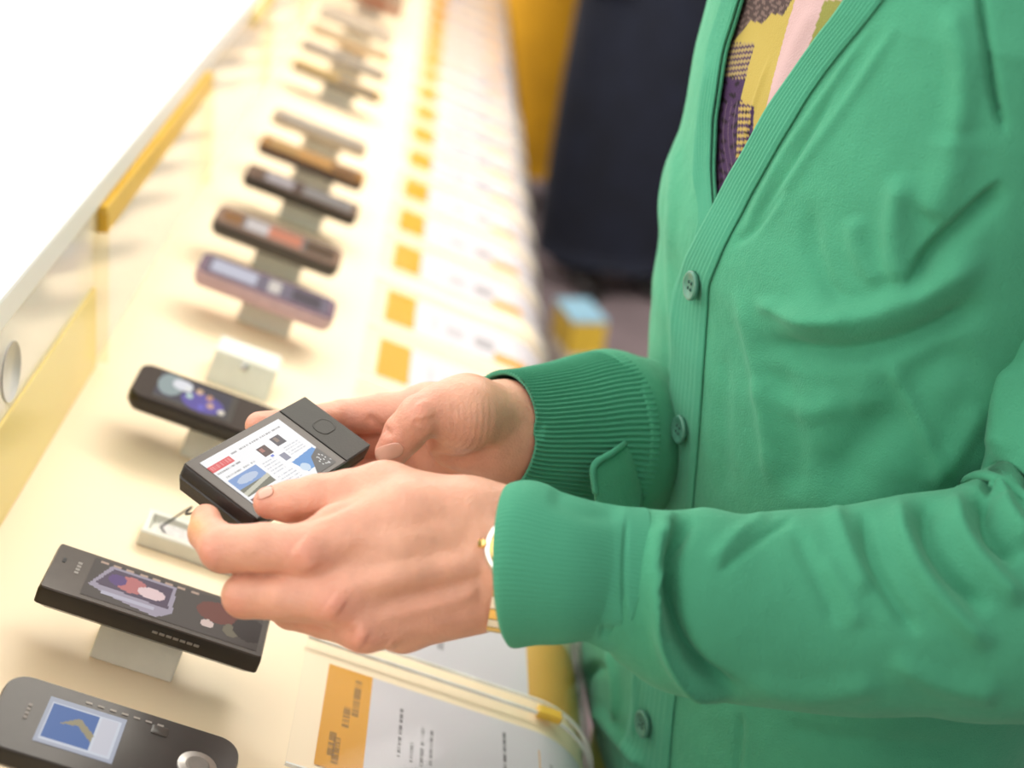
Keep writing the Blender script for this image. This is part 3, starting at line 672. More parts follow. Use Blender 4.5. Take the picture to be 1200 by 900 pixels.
sil_y = [-200, 0, 60, 120, 160, 200, 240, 270, 300, 330, 356, 380, 420, 440, 520, 560, 600, 650, 700, 750, 780, 800, 830, 870, 900, 950, 1100]
sil_x = [850, 822, 806, 797, 788, 770, 763, 766, 763, 757, 757, 754, 753, 752, 745, 728, 705, 689, 680, 674, 677, 682, 693, 715, 733, 752, 765]
def row(z, th, shift, grow=0.0):
    a, b = widths(z); a = a + grow; b = b + grow
    n_ = 2.35
    c, s_ = np.cos(th), np.sin(th)
    rr = (np.abs(c / b)**n_ + np.abs(s_ / a)**n_)**(-1 / n_)
    x = TC[0] + shift + rr * (c * fwd[0] + s_ * side[0]); y = TC[1] + rr * (c * fwd[1] + s_ * side[1])
    return np.stack([x, y, np.full_like(x, z)], -1)
TT = np.linspace(-math.pi, math.pi, 361)
shifts = np.zeros(NZ)
for i, z in enumerate(zs):
    sh = 0.0
    for _ in range(6):
        q = PX(row(z, TT, sh)); k = q[:, 0].argmin(); sh += (np.interp(q[k, 1], sil_y, sil_x) - q[k, 0]) / FPX * q[k, 2]
    shifts[i] = sh
k_ = np.exp(-np.linspace(-2, 2, 7)**2); k_ /= k_.sum()
shifts = np.convolve(np.pad(shifts, 3, mode='edge'), k_, 'valid')
def shift_at(z): return np.interp(z, zs, shifts)
def theta_at(z, xs, ys):      # angle at which the body surface at height z meets the line x(y) seen in the photo
    th = np.linspace(-1.7, 1.9, 500); q = PX(row(z, th, shift_at(z))); d = q[:, 0] - np.interp(q[:, 1], ys, xs)
    # surface facing the viewer only: x grows with th there
    g = np.gradient(q[:, 0]); ok = (g > 0)
    idx = np.where(ok[:-1] & (d[:-1] < 0) & (d[1:] >= 0))[0]
    return th[idx[0]] if len(idx) else (th[np.where(ok)[0][0]] if ok.any() and d[np.where(ok)[0][0]] >= 0 else 0.3)
cen_y = [-300, 245, 335, 503, 700, 843, 1000]; cen_x = [880, 833, 812, 798, 776, 756, 738]
apex_y = 247
R_y = [-320, -120, 0, 58, 95, 124, 168, 217, 249, 300, 335, 503, 843, 1000]; R_x = [1170, 1062, 990, 947, 921, 901, 878, 849, 833, 806, 795, 781, 739, 720]       # edge of the near front (lies on top)
L_y = [-320, -100, 0, 58, 87, 115, 140, 200, 247, 300, 1000]; L_x = [920, 884, 861, 842, 838, 834, 830, 828, 832, 834, 834]
thR = np.array([theta_at(z, R_x, R_y) for z in zs]); thL_ = np.array([theta_at(z, L_x, L_y) for z in zs]); thC = np.array([theta_at(z, cen_x, cen_y) for z in zs])
rowy = np.array([PX(row(z, np.array([t]), shift_at(z)))[0, 1] for z, t in zip(zs, thC)])
sm = lambda v: np.convolve(np.pad(v, 3, mode='edge'), k_, 'valid')
thR = sm(thR)
thL = np.where(rowy > apex_y + 12, thC + 0.10, thL_); thL = sm(thL)
def vis(z): return shift_at(z)
S_ = shifts
def body_grid(th0, th1, n, grow, z_idx=slice(None)):
    zz = zs[z_idx]; u = np.linspace(0, 1, n); G = np.zeros((len(zz), n, 3))
    for i, z in enumerate(zz):
        th = th0[z_idx][i] + (th1[z_idx][i] - th0[z_idx][i]) * u
        G[i] = row(z, th, S_[z_idx][i], grow)
    return G
def up(G, k):   # refine rows
    n = len(G); t = np.linspace(0, n - 1, (n - 1) * k + 1); i = np.clip(t.astype(int), 0, n - 2); f = (t - i)[:, None, None]
    return G[i] * (1 - f) + G[i + 1] * f
torso_folds = [
 # armpit and chest
 ([(1180, 210), (1120, 262), (1083, 300), (1062, 345)], 15, -0.009, 1), ([(1165, 290), (1115, 322), (1065, 352), (990, 372), (900, 372)], 20, 0.010),
 ([(1060, 200), (1050, 270), (1056, 340)], 16, 0.007), ([(880, 396), (940, 412), (1010, 412), (1090, 388), (1165, 345)], 15, -0.009),
 ([(880, 352), (950, 372), (1010, 372)], 10, 0.004), ([(1120, 150), (1110, 215), (1085, 260)], 24, 0.006), ([(950, 230), (955, 300), (985, 350), (1050, 348)], 11, -0.0035),
 ([(1000, 250), (1010, 300), (1035, 338)], 12, 0.004), ([(860, 330), (880, 400), (893, 470), (905, 580)], 9, 0.0035), ([(905, 420), (925, 500), (930, 590)], 18, -0.005),
 ([(1150, 400), (1080, 450), (1010, 520), (960, 590)], 30, -0.008), ([(1150, 470), (1120, 530), (1085, 575)], 14, 0.004), ([(1040, 420), (1080, 500), (1110, 560)], 10, 0.004),
 ([(1060, 15), (1000, 110), (935, 200), (880, 290)], 7, 0.0022), ([(1030, 20), (975, 100), (920, 180), (862, 290)], 5, 0.002), ([(985, 95), (930, 190), (875, 275)], 4, -0.0018),
 ([(925, 215), (890, 262), (855, 290)], 5, -0.0025), ([(1110, 0), (1130, 80), (1120, 180)], 16, 0.005), ([(1146, -30), (1156, 50), (1166, 115), (1180, 165)], 5, -0.006),
 ([(1000, 470), (930, 480), (880, 440)], 16, 0.004), ([(850, 400), (848, 480), (850, 590)], 10, -0.002), ([(1140, 430), (1060, 470), (980, 470)], 22, 0.004),
 # below the near sleeve
 ([(868, 830), (866, 870), (860, 930)], 5, -0.003), ([(900, 850), (1000, 868), (1150, 880)], 12, -0.003),
 # far front
 ([(800, 120), (790, 200), (785, 300), (790, 420)], 7, 0.003), ([(783, 180), (776, 260), (780, 400), (776, 520)], 5, -0.002), ([(835, 60), (822, 150), (815, 240)], 5, 0.0025),
 ([(765, 430), (772, 520), (762, 590)], 7, 0.004), ([(712, 755), (722, 800), (722, 850)], 4, 0.005), ([(700, 775), (688, 795), (686, 830)], 5, -0.004), ([(690, 825), (720, 860), (760, 905)], 7, 0.005), ([(712, 790), (698, 780), (680, 800)], 5, -0.003), ([(745, 765), (745, 820), (742, 870)], 3, 0.002),
]
def cloth(name, G, m, parent, fts=torso_folds, th=0.0, seed=0):
    a, b, _ = G.shape; V = G.reshape(-1, 3); Fq = gridfaces(a, b); N = vnormals(V, Fq)
    if (N * nrm_rows(V - np.array([TC[0], TC[1], 0]) * np.array([1, 1, 0]) - V * np.array([0, 0, 1]))).sum() < 0: Fq = Fq[:, ::-1]; N = -N
    V = folds(V, N, fts)
    o = mk(name, V, Fq, m, parent)
    if th: solid(o, th, -1)
    return o
card = empty('cardigan', (TC[0], TC[1], 0.0), None, None); card.location = (0, 0, 0); card.parent = cust
PI_ = np.full(NZ, math.pi)
cloth('near_front', up(body_grid(thR, PI_, 330, 0.0), 3), M['knit'], card, th=0.002)
cloth('far_front', up(body_grid(-PI_, thL, 200, -0.004), 3)[:, ::-1], M['knit'], card, th=0.002)
# bands (ribbed strips along the fronts)
thS = sm(np.array([theta_at(z, [1250, 1130, 1035, 960, 915, 872, 850, 832, 821, 804, 790, 775], [-320, -120, 0, 95, 168, 247, 290, 335, 503, 700, 843, 1000]) for z in zs]))
def band(name, th_edge, sgn, wpx, grow, n=34):
    th1 = np.maximum(thS, th_edge + 0.12) if sgn > 0 else th_edge - 0.23; G = up(body_grid(th_edge, th1, n, grow), 3)
    u = np.linspace(0, 1, n); edge = np.minimum(u, 1 - u) * n
    V = G.reshape(-1, 3); Fq = gridfaces(G.shape[0], n); N = vnormals(V, Fq); ctrd = V - np.array([TC[0], TC[1], 0]) * [1, 1, 0] - V * [0, 0, 1]
    if (N * ctrd).sum() < 0: Fq = Fq[:, ::-1]; N = -N
    V = folds(V, N, torso_folds)
    ribs = 0.00035 * np.cos(u * 2 * np.pi * 9) - 0.0012 * np.exp(-(edge / 1.3)**2) + 0.0004
    V = V + N * np.tile(ribs, G.shape[0])[:, None]
    o = mk(name, V, Fq, M['rib'], card); solid(o, 0.0015, -1); return o
band('button_band', thR, 1, 40, 0.0022); band('buttonhole_band', thL, -1, 40, -0.0012)
# printed T-shirt
sh_i = np.where(zs > 1.06)[0]; G = body_grid(np.minimum(thL, thR) - 0.5, thR + 0.75, 240, -0.0085, sh_i); G = up(G, 4)
V = G.reshape(-1, 3); Fq = gridfaces(G.shape[0], 240); N = vnormals(V, Fq)
if (N * (V - np.array([TC[0], TC[1], 0]) * [1, 1, 0] - V * [0, 0, 1])).sum() < 0: Fq = Fq[:, ::-1]; N = -N
V = folds(V, N, [([(905, 60), (885, 120), (868, 180), (852, 235)], 2.5, 0.0015), ([(960, 0), (930, 60), (905, 130)], 9, 0.002)])
p = PX(V); xx, yy = p[:, 0], p[:, 1]; C_ = np.tile(lin(238, 205, 190), (len(V), 1))
def nz(x, y, s=1.0): return np.sin(x * .31 * s + 1.3 * np.sin(y * .23 * s)) + np.sin(y * .41 * s + 1.7 * np.sin(x * .19 * s)) 
m = poly_mask(p, [(800, -300), (1010, -300), (935, -10), (924, 25), (905, 95), (893, 150), (868, 215), (846, 246), (800, 260)]); C_[m] = lin(215, 195, 95)
m = poly_mask(p, [(800, -300), (1000, -300), (928, 0), (918, 18), (904, 16), (893, 28), (880, 24), (872, 34), (852, 58), (800, 80)]); g = nz(xx, yy, 2.2); C_[m] = np.where((g[m] > .3)[:, None], lin(140, 120, 105), lin(95, 80, 72)); 
m = poly_mask(p, [(800, 45), (850, 50), (885, 50), (875, 87), (868, 116), (872, 122), (884, 124), (882, 165), (846, 246), (800, 260)]); C_[m] = lin(84, 60, 92)
g = nz(xx, yy, 1.3); mm = m & (g > .9) & (yy > 88); C_[mm] = lin(45, 36, 42); mm = m & (np.abs(np.sin(xx * .55 + 2 * np.sin(yy * .05))) < .16) & (yy > 120); C_[mm] = lin(135, 115, 120)
mm = m & (yy < 92) & (np.sin((yy + .12 * (xx - 850)**1.0) * .95) > -0.15); C_[mm] = lin(196, 176, 110)
mm = poly_mask(p, [(866, 120), (882, 118), (876, 170), (862, 190)]) & (np.sin(yy * .8) > 0); C_[mm] = lin(215, 190, 100)
m = poly_mask(p, [(1010, -300), (1200, -300), (1050, 0), (975, 0), (966, 0), (948, 55), (955, 80), (990, 60), (1010, 0)]); C_[m] = lin(168, 172, 84)
mk('t_shirt', V, Fq, M['shirt'], cust, cols=C_ * np.array([0.58, 0.56, 0.66]))

# buttons
def button(pxy, r=0.0092):
    z0 = np.array([PX(row(z, np.array([t]), s_))[0] for z, t, s_ in zip(zs, thC, S_)]); i = np.abs(z0[:, 1] - pxy[1]).argmin(); z = zs[i]
    th = np.linspace(-1.2, 1.5, 800); q = PX(row(z, th, S_[i], 0.004)); g = np.gradient(q[:, 0]) > 0; j = np.where(g)[0][np.abs(q[g][:, 0] - pxy[0]).argmin()]
    c = row(z, th[j:j + 1], S_[i], 0.0046)[0]; c2 = row(z, th[j + 3:j + 4], S_[i], 0.0046)[0]; tv = nrm(c2 - c); n = nrm(np.cross(tv, [0, 0, 1])); n = n if n @ (CAM - c) > 0 else -n
    b_ = np.cross(n, tv); fr = Fr(c, tv, b_, n)
    rings = [(0, r * .9), (0.0006, r), (0.0022, r), (0.0030, r * .93), (0.0030, r * .80), (0.0023, r * .70), (0.0021, 0.0001)]
    th = np.linspace(0, 2 * np.pi, 40, endpoint=False); V = np.concatenate([np.c_[np.cos(th) * q_, np.sin(th) * q_, np.full(40, h_)] for h_, q_ in rings])
    bt = mk('button', fr(V), gridfaces(len(rings), 40, False, True), M['button'], card)
    th = np.linspace(0, 2 * np.pi, 12, endpoint=False)
    for a, b in ((-1, -1), (1, -1), (1, 1), (-1, 1)):
        V = np.concatenate([np.c_[a * .0019 + np.cos(th) * q_, b * .0019 + np.sin(th) * q_, np.full(12, h_)] for h_, q_ in ((0.0022, .0011), (.0027, .0009), (.0028, .0001))])
        mk('thread_hole', fr(V), gridfaces(3, 12, False, True), M['thread'], bt)
for b_ in ((813, 329), (799, 496), (776, 670), (756, 834)): button(b_)

# sleeves --------------------------------------------------------------
def limb(pts, n, m):
    """pts: (px, py, depth, r across the picture plane in px, depth ratio)"""
    w = np.array([[*P(x, y, d), r / FPX * d, r / FPX * d * k] for x, y, d, r, k in pts]); q = catmull(w, n)
    path = q[:, :3]; Tn = np.gradient(path, axis=0); Tn = nrm_rows(Tn); view = nrm_rows(path - CAM)
    A = nrm_rows(np.cross(view, Tn)); B = nrm_rows(np.cross(Tn, A))          # A lies across the limb as seen, B towards the back
    th = np.linspace(0, 2 * np.pi, m, endpoint=False)
    V = path[:, None] + A[:, None] * (np.cos(th) * q[:, 3:4])[..., None] + B[:, None] * (np.sin(th) * q[:, 4:5])[..., None]
    return V, path, th, q
def limb_mesh(name, pts, n, m, mt, fts, ribs=0, amp=0.0004, th_=0.0018):
    G, path, th, q = limb(pts, n, m); V = G.reshape(-1, 3); Fq = gridfaces(n, m, False, True); N = vnormals(V, Fq)
    if (N * (V - np.repeat(path, m, 0))).sum() < 0: Fq = Fq[:, ::-1]; N = -N
    V = folds(V, N, fts)
    if ribs: V = V + N * np.tile(amp * np.cos(th * ribs), n)[:, None]
    o = mk(name, V, Fq, mt, card); solid(o, th_, -1); return o
near_pts = [(722, 677, .7215, 83, .80), (742, 682, .7225, 88.5, .8), (765, 690, .725, 97, .8), (793, 699, .728, 108, .8), (860, 712, .735, 110, .85), (930, 714, .74, 117, .85), (1000, 715, .742, 123, .85), (1080, 708, .742, 130, .85), (1150, 706, .744, 140, .85), (1215, 690, .75, 150, .85), (1268, 640, .755, 140, .85),
            (1294, 560, .755, 136, .85), (1296, 430, .76, 130, .85), (1294, 300, .760, 127, .85), (1290, 180, .748, 120, .9), (1266, 30, .742, 122, .95), (1240, -90, .77, 122, .95), (1160, -170, .88, 100, .9)]
near_folds = [
 ([(792, 592), (776, 640), (771, 690), (780, 745), (806, 790), (860, 822)], 11, 0.013, -1), ([(815, 598), (790, 640), (784, 690), (794, 745), (820, 785), (875, 815)], 9, -0.014),
 ([(935, 602), (880, 640), (838, 675)], 5, -0.002), ([(905, 600), (860, 630), (830, 665)], 9, 0.0025),
 ([(975, 585), (985, 620), (1000, 660), (1020, 700)], 11, 0.004), ([(1012, 590), (1018, 640), (1045, 700), (1080, 750)], 9, -0.005),
 ([(1062, 572), (1055, 610), (1075, 665), (1120, 720), (1170, 765)], 13, 0.008), ([(1090, 578), (1085, 620), (1110, 670), (1160, 720)], 10, -0.008), 
 ([(1120, 570), (1125, 620), (1160, 670), (1205, 710)], 12, 0.008), ([(1150, 575), (1160, 625), (1195, 660)], 9, -0.009), ([(1165, 560), (1180, 600), (1210, 640)], 12, 0.009), ([(1152, 545), (1185, 560), (1210, 575)], 8, -0.010),
 ([(1040, 770), (1100, 800), (1180, 815)], 14, 0.004), ([(870, 800), (940, 815), (1040, 800)], 14, 0.003), ([(960, 650), (990, 690), (1010, 740)], 12, 0.002), ([(930, 620), (960, 680), (985, 740)], 10, -0.002),
 ([(1185, 420), (1176, 480), (1172, 540)], 16, 0.006), ([(1200, 180), (1180, 260), (1178, 380)], 16, 0.003), ([(1185, 0), (1182, 80), (1190, 160), (1182, 210)], 12, 0.006), ([(1160, 555), (1158, 570), (1180, 590)], 7, -0.006),
]
limb_mesh('sleeve', near_pts, 420, 170, M['knit'], near_folds)
limb_mesh('cuff', [(597, 660, .7205, 92, .9), (600, 660, .7202, 94, .9), (650, 666, .7155, 89, .88), (700, 671, .72, 81, .84), (737, 680, .722, 87, .8)], 110, 700, M['rib'],
          [([(640, 575), (690, 600), (735, 600)], 12, -0.002), ([(735, 600), (731, 680), (735, 760)], 3, -0.0016), ([(700, 740), (735, 745)], 8, -.002)], ribs=100, amp=0.00012)
far_pts = [(692, 513, .931, 101.5, .88), (706, 513, .940, 104.5, .88), (730, 513, .962, 98, .88), (765, 515, .99, 93, .9), (850, 510, 1.06, 90, 1), (930, 490, 1.13, 88, 1), (990, 420, 1.17, 88, 1), (1010, 300, 1.18, 86, 1), (1010, 150, 1.17, 88, 1), (1005, 0, 1.16, 90, 1), (1000, -110, 1.12, 80, 1)]
far_folds = [([(706, 420), (735, 470), (752, 520)], 6, 0.004), ([(700, 432), (712, 480), (716, 540)], 3, -0.002), ([(725, 430), (750, 455)], 6, -0.004), ([(735, 520), (720, 560), (712, 590)], 8, -0.005)]
limb_mesh('sleeve', far_pts, 200, 120, M['knit'], far_folds)
limb_mesh('cuff', [(583, 509, .868, 75, .88), (604, 511, .879, 79, .88), (650, 513, .906, 89, .88), (690, 513, .930, 100, .88), (704, 513, .938, 103, .88)], 80, 720, M['rib'],
          [([(604, 500), (640, 505)], 10, -0.003), ([(600, 445), (612, 470), (612, 510)], 6, 0.002)], ribs=90, amp=0.00075)
# hanging patch pocket edge on the far side, standing open
def ribbon(name, pts_a, pts_b, m, n=40, k=10, bulge=0.004):
    A_ = catmull(np.array([P(*q) for q in pts_a]), n); B_ = catmull(np.array([P(*q) for q in pts_b]), n); u = np.linspace(0, 1, k)[None, :, None]
    G = A_[:, None] * (1 - u) + B_[:, None] * u; nn = nrm(CAM - G.mean((0, 1))); G = G + nn * (np.sin(np.pi * u) * bulge)
    o = mk(name, G.reshape(-1, 3), gridfaces(n, k), m, card); solid(o, 0.0016, 0); return o
ribbon('pocket', [(742, 512, .900), (716, 530, .872), (695, 546, .862), (697, 580, .862), (700, 640, .865)], [(752, 545, .915), (752, 575, .905), (752, 600, .90), (752, 640, .90), (752, 680, .90)], M['knit'], bulge=0.006)
ribbon('pocket_edge', [(740, 510, .899), (716, 528, .870), (693, 545, .860), (695, 578, .860)], [(742, 515, .899), (719, 533, .870), (698, 549, .860), (700, 580, .860)], M['rib'], bulge=0.001)
# trousers, shoes
for sgn in (-1, 1):
    cx, cy = TC[0] + shifts[0] + side[0] * .095 * sgn + .01, TC[1] + side[1] * .095 * sgn
    cx -= 0.038; q = catmull(np.array([(cx, cy, .90, .075, .10), (cx, cy, .72, .078, .10), (cx + .01, cy, .5, .082, .09), (cx + .02, cy, .3, .075, .085), (cx + .02, cy, .05, .072, .09)]), 30)
    V, Fc = tube(q[:, :3], q[:, 3], 24, q[:, 4]); mk('trouser_leg', V, Fc, M['trousers'], cust)
    f3 = np.array([fwd[0], fwd[1], 0]); b0_ = np.array([cx + .02, cy, 0])
    V, Fc = tube([b0_ - f3 * .08 + [0, 0, .045], b0_ + [0, 0, .05], b0_ + f3 * .12 + [0, 0, .036], b0_ + f3 * .19 + [0, 0, .028]], [.034, .045, .045, .03], 16, [.02, .045, .034, .026]); mk('shoe', V, Fc, M['black'], cust)

# hands, arms, head: one body --------------------------------------------
def hand(fingers, palm, h, kf=0.0012, kp=0.007, cuts=()):
    pts = [P(*q[:3]) for ch in fingers for q in ch] + [P(*q[:3]) for pr in palm for q in pr[:2]]
    F_ = Field(pts, h, 0.032)
    fg = F_.blank()
    for ch in fingers:
        one = F_.blank()
        for a, b in zip(ch[:-1], ch[1:]):
            F_.cone(P(*a[:3]), P(*b[:3]), a[3], b[3], 0.0022, into=one)
        hh = np.clip(0.5 + 0.5 * (one - fg) / kf, 0, 1); fg = one * (1 - hh) + fg * hh - kf * hh * (1 - hh)
    for pr in palm: F_.cone(P(*pr[0][:3]), P(*pr[1][:3]), pr[0][3], pr[1][3], pr[2] if len(pr) > 2 else 0.010)
    F_.merge(fg, kp)
    for c in cuts: F_.cone(P(*c[0][:3]), P(*c[1][:3]), c[0][3], c[1][3], 0.004, cut=True)
    V, Fq = F_.mesh(); N = vnormals(V, Fq)
    V = relax(V, Fq, 4, 0.5)
    return V, Fq
HS = 0.00125
LF = [[(450, 577, .735, .0155), (410, 579, .736, .0128), (372, 583, .738, .0120), (340, 588, .741, .0110), (316, 589, .742, .0088)],     # thumb
      [(365, 645, .705, .0128), (310, 642, .708, .0124), (262, 643, .713, .0120), (243, 624, .733, .0098), (241, 608, .744, .0080)],      # index
      [(395, 704, .702, .0125), (335, 700, .707, .0117), (287, 698, .715, .0114), (292, 684, .742, .0095), (302, 658, .765, .0085)],
      [(428, 733, .707, .0125), (380, 722, .722, .0112), (342, 714, .738, .0105), (320, 704, .765, .0092), (338, 688, .785, .0085)],
      [(472, 735, .722, .0118), (440, 732, .738, .0100), (412, 728, .752, .0095), (395, 715, .775, .0085), (406, 700, .79, .0078)]]
LP = [((602, 612, .725, .0185), (480, 604, .717, .0175)), ((480, 604, .717, .0175), (365, 650, .706, .0120)), ((600, 650, .722, .022), (470, 660, .712, .018)), ((470, 660, .712, .018), (395, 704, .703, .0120)),
      ((596, 688, .724, .0175), (428, 733, .707, .0122)), ((590, 694, .732, .0175), (474, 735, .722, .0115)), ((565, 604, .735, .0165), (450, 577, .735, .0150)), ((545, 600, .722, .0165), (395, 622, .714, .0135)),
      ((500, 650, .732, .020), (420, 690, .724, .015)), ((600, 652, .722, .025), (700, 672, .726, .024)), ((700, 672, .726, .024), (840, 700, .752, .023))]
Vl, Fl = hand(LF, LP, HS)
RF = [[(545, 480, .832, .0190), (515, 480, .826, .0150), (492, 488, .820, .0128), (474, 508, .826, .0122), (459, 530, .832, .0100)],
      [(500, 480, .872, .0135), (450, 484, .880, .0125), (400, 489, .882, .0108), (345, 497, .856, .0095), (304, 499, .838, .0086)],
      [(505, 507, .886, .0135), (460, 512, .895, .0120), (415, 520, .898, .0108), (360, 532, .872, .0095), (322, 542, .85, .0085)],
      [(508, 532, .893, .0130), (470, 542, .902, .0115), (430, 552, .902, .0105), (382, 562, .875, .0092), (350, 568, .855, .0082)],
      [(515, 552, .892, .0120), (480, 562, .896, .0100), (450, 571, .892, .0092), (410, 580, .87, .0082), (382, 586, .855, .0076)]]
RP = [((600, 493, .868, .021), (545, 483, .834, .0205)), ((606, 540, .875, .019), (515, 548, .885, .0165)), ((606, 515, .875, .024), (505, 507, .884, .0150)), ((590, 480, .872, .018), (500, 480, .872, .0140)),
      ((606, 530, .878, .020), (508, 532, .890, .015)), ((590, 512, .872, .0265), (640, 512, .905, .0265)), ((640, 512, .905, .0265), (700, 512, .945, .026)), ((700, 512, .945, .026), (850, 500, 1.05, .028)), ((548, 486, .838, .0195), (505, 478, .868, .0125), .012), ((575, 520, .86, .021), (535, 515, .855, .018))]
Vr, Fr_ = hand(RF, RP, HS)
def crease(V, Fq, fts):
    N = vnormals(V, Fq); return folds(V, N, fts)
Vl = crease(Vl, Fl, [([(372, 560), (376, 580), (372, 604)], 3, -0.0004), ([(380, 559), (384, 580), (380, 602)], 2.5, -0.0004), ([(364, 561), (368, 580), (363, 606)], 2.5, -0.0004),
    ([(345, 640), (358, 650), (368, 668)], 14, 0.0018), ([(385, 705), (400, 716)], 14, 0.0016), ([(415, 745), (428, 752)], 12, 0.0014), ([(335, 612), (380, 602), (430, 578)], 4, -0.0018),
    ([(395, 690), (470, 680), (560, 660)], 12, 0.0012), ([(430, 728), (500, 712), (575, 690)], 9, 0.0014), ([(440, 705), (520, 690), (580, 672)], 8, -0.0012), ([(375, 640), (460, 632), (560, 622)], 12, 0.0012), ([(400, 668), (470, 656), (560, 640)], 9, -0.0010),
    ([(575, 610), (566, 660), (560, 715)], 8, -0.0012), ([(242, 640), (246, 655), (256, 668)], 6, 0.0008), ([(455, 752), (462, 760)], 10, .001), ([(330, 728), (380, 735), (425, 745)], 7, -0.0014)])
wr = []
for k in range(7):
    o = k * 7.0; wr.append(([(527 + o * 1.1, 462 - o * .15), (533 + o, 490 + o * .1), (527 + o * .85, 512 + o * .5), (505 + o * .9, 524 + o * .35)], 2.0, -0.00035))
Vr = crease(Vr, Fr_, wr + [([(490, 470), (496, 480), (500, 492)], 10, 0.0012), ([(484, 492), (494, 498), (505, 500)], 2.5, -0.0005), ([(480, 500), (490, 506), (501, 508)], 2.5, -0.0005),
    ([(428, 485), (445, 500), (462, 512)], 6, -0.0018), ([(500, 534), (545, 540), (585, 522)], 5, -0.003)])
# forearms, upper arms, trunk, head on a coarser field
def W3(f, s_, z): return np.array([TC[0] + shift_at(z) + fwd[0] * f + side[0] * s_, TC[1] + fwd[1] * f + side[1] * s_, z])
FB = Field([W3(.05, .24, 1.86), W3(-.05, -.24, .82), P(800, 690, .74), P(1300, 640, .76), P(840, 500, 1.05), P(1000, -110, 1.13), P(1225, -90, .84)], 0.009, 0.06)
for A_, B_, r1, r2, k in [(W3(-.01, 0, .90), W3(0, 0, 1.25), .085, .085, .05), (W3(-.01, .07, .90), W3(-.01, .08, 1.28), .08, .08, .05), (W3(-.01, -.07, .90), W3(-.01, -.08, 1.28), .08, .08, .05),
                      (W3(-.03, -.12, 1.37), W3(-.03, .12, 1.37), .05, .05, .06), (W3(-.03, 0, 1.38), W3(.0, 0, 1.56), .058, .055, .04),
                      (P(820, 695, .752), P(1000, 715, .75), .023, .030, .01), (P(1000, 715, .742), P(1240, 690, .752), .032, .036, .01), (P(1240, 690, .755), P(1300, 420, .775), .034, .036, .01), (P(1300, 420, .775), P(1250, -60, .865), .036, .036, .01),
                      (P(830, 502, 1.035), P(950, 480, 1.14), .028, .032, .02), (P(950, 480, 1.14), P(1010, 200, 1.175), .034, .038, .03), (P(1010, 200, 1.175), P(1003, -80, 1.13), .038, .04, .03)]:
    FB.cone(A_, B_, r1, r2, k)
f3 = np.array([fwd[0], fwd[1], 0])
hc = W3(0.03, 0, 1.64)
for o1, o2, r1, r2 in [((-.01, .03), (-.02, .06), .078, .075), ((.02, -.03), (.01, .03), .062, .070), ((.045, -.075), (.03, -.03), .030, .05)]:
    FB.cone(hc + f3 * o1[0] + [0, 0, o1[1]], hc + f3 * o2[0] + [0, 0, o2[1]], r1, r2, .02)
FB.cone(hc + f3 * .085 + [0, 0, .012], hc + f3 * .103 + [0, 0, -.018], .008, .013, .010)
FB.cone(hc + f3 * .072 + [0, 0, -.05] - np.array([*side, 0]) * .016, hc + f3 * .072 + [0, 0, -.05] + np.array([*side, 0]) * .016, .009, .009, .006)
for sg in (-1, 1):
    sd = np.array([*side, 0]) * sg
    FB.cone(hc + sd * .07 + [0, 0, -.01], hc + sd * .08 - f3 * .01 + [0, 0, .02], .010, .014, .008)
    FB.cone(hc + f3 * .083 + sd * .032 + [0, 0, .022], hc + f3 * .085 + sd * .032 + [0, 0, .022], .012, .012, .004, cut=True)
Vb, Fb = FB.mesh(); Vb = relax(Vb, Fb, 2, .5)
base_skin = np.array([0.67, 0.335, 0.23]); red = np.array([0.66, 0.25, 0.18]); pale = np.array([0.74, 0.46, 0.30])
def tint(V, spots):
    p = PX(V); c = np.tile(base_skin, (len(V), 1))
    for x, y, r, w, col_ in spots:
        g = (w * np.exp(-(((p[:, 0] - x)**2 + (p[:, 1] - y)**2) / r**2)))[:, None]; c = c * (1 - g) + col_ * g
    return c
cl = tint(Vl, [(240, 650, 20, .6, red), (352, 652, 26, .5, red), (390, 712, 26, .55, red), (420, 752, 22, .5, red), (272, 712, 18, .5, red), (305, 590, 18, .35, red), (480, 640, 50, .25, pale), (560, 620, 50, .3, pale), (228, 615, 12, .5, lin(225, 165, 90))])
cr = tint(Vr, [(455, 540, 22, .6, red), (410, 500, 35, .4, red), (445, 505, 20, .5, red), (490, 470, 18, .4, red), (560, 470, 30, .3, pale), (590, 460, 20, .15, pale), (540, 560, 30, .3, red), (300, 495, 22, .4, red)])
Va = np.concatenate([Vl, Vr, Vb]); Fa = np.concatenate([Fl, Fr_ + len(Vl), Fb + len(Vl) + len(Vr)])
mk('body', Va, Fa, M['skin'], cust, cols=np.concatenate([cl, cr, np.tile(base_skin, (len(Vb), 1))]))
# hair and eyes
for sg in (-1, 1):
    V, Fc = tube([hc + f3 * .078 + np.array([*side, 0]) * sg * .032 + [0, 0, .022], hc + f3 * .088 + np.array([*side, 0]) * sg * .032 + [0, 0, .022]], [.011, .006], 16); mk('eye', V, Fc, M['white'], cust)
V, Fc = tube([hc - f3 * .03 + [0, 0, -.03], hc - f3 * .035 + [0, 0, .02], hc - f3 * .02 + [0, 0, .08], hc - f3 * .0 + [0, 0, .125], hc + [0, 0, .143]], [.06, .085, .092, .06, .02], 24); mk('hair', V, Fc, mat('brown_hair', (.06, .03, .015), .7, bump=[(200, .002)]), cust)

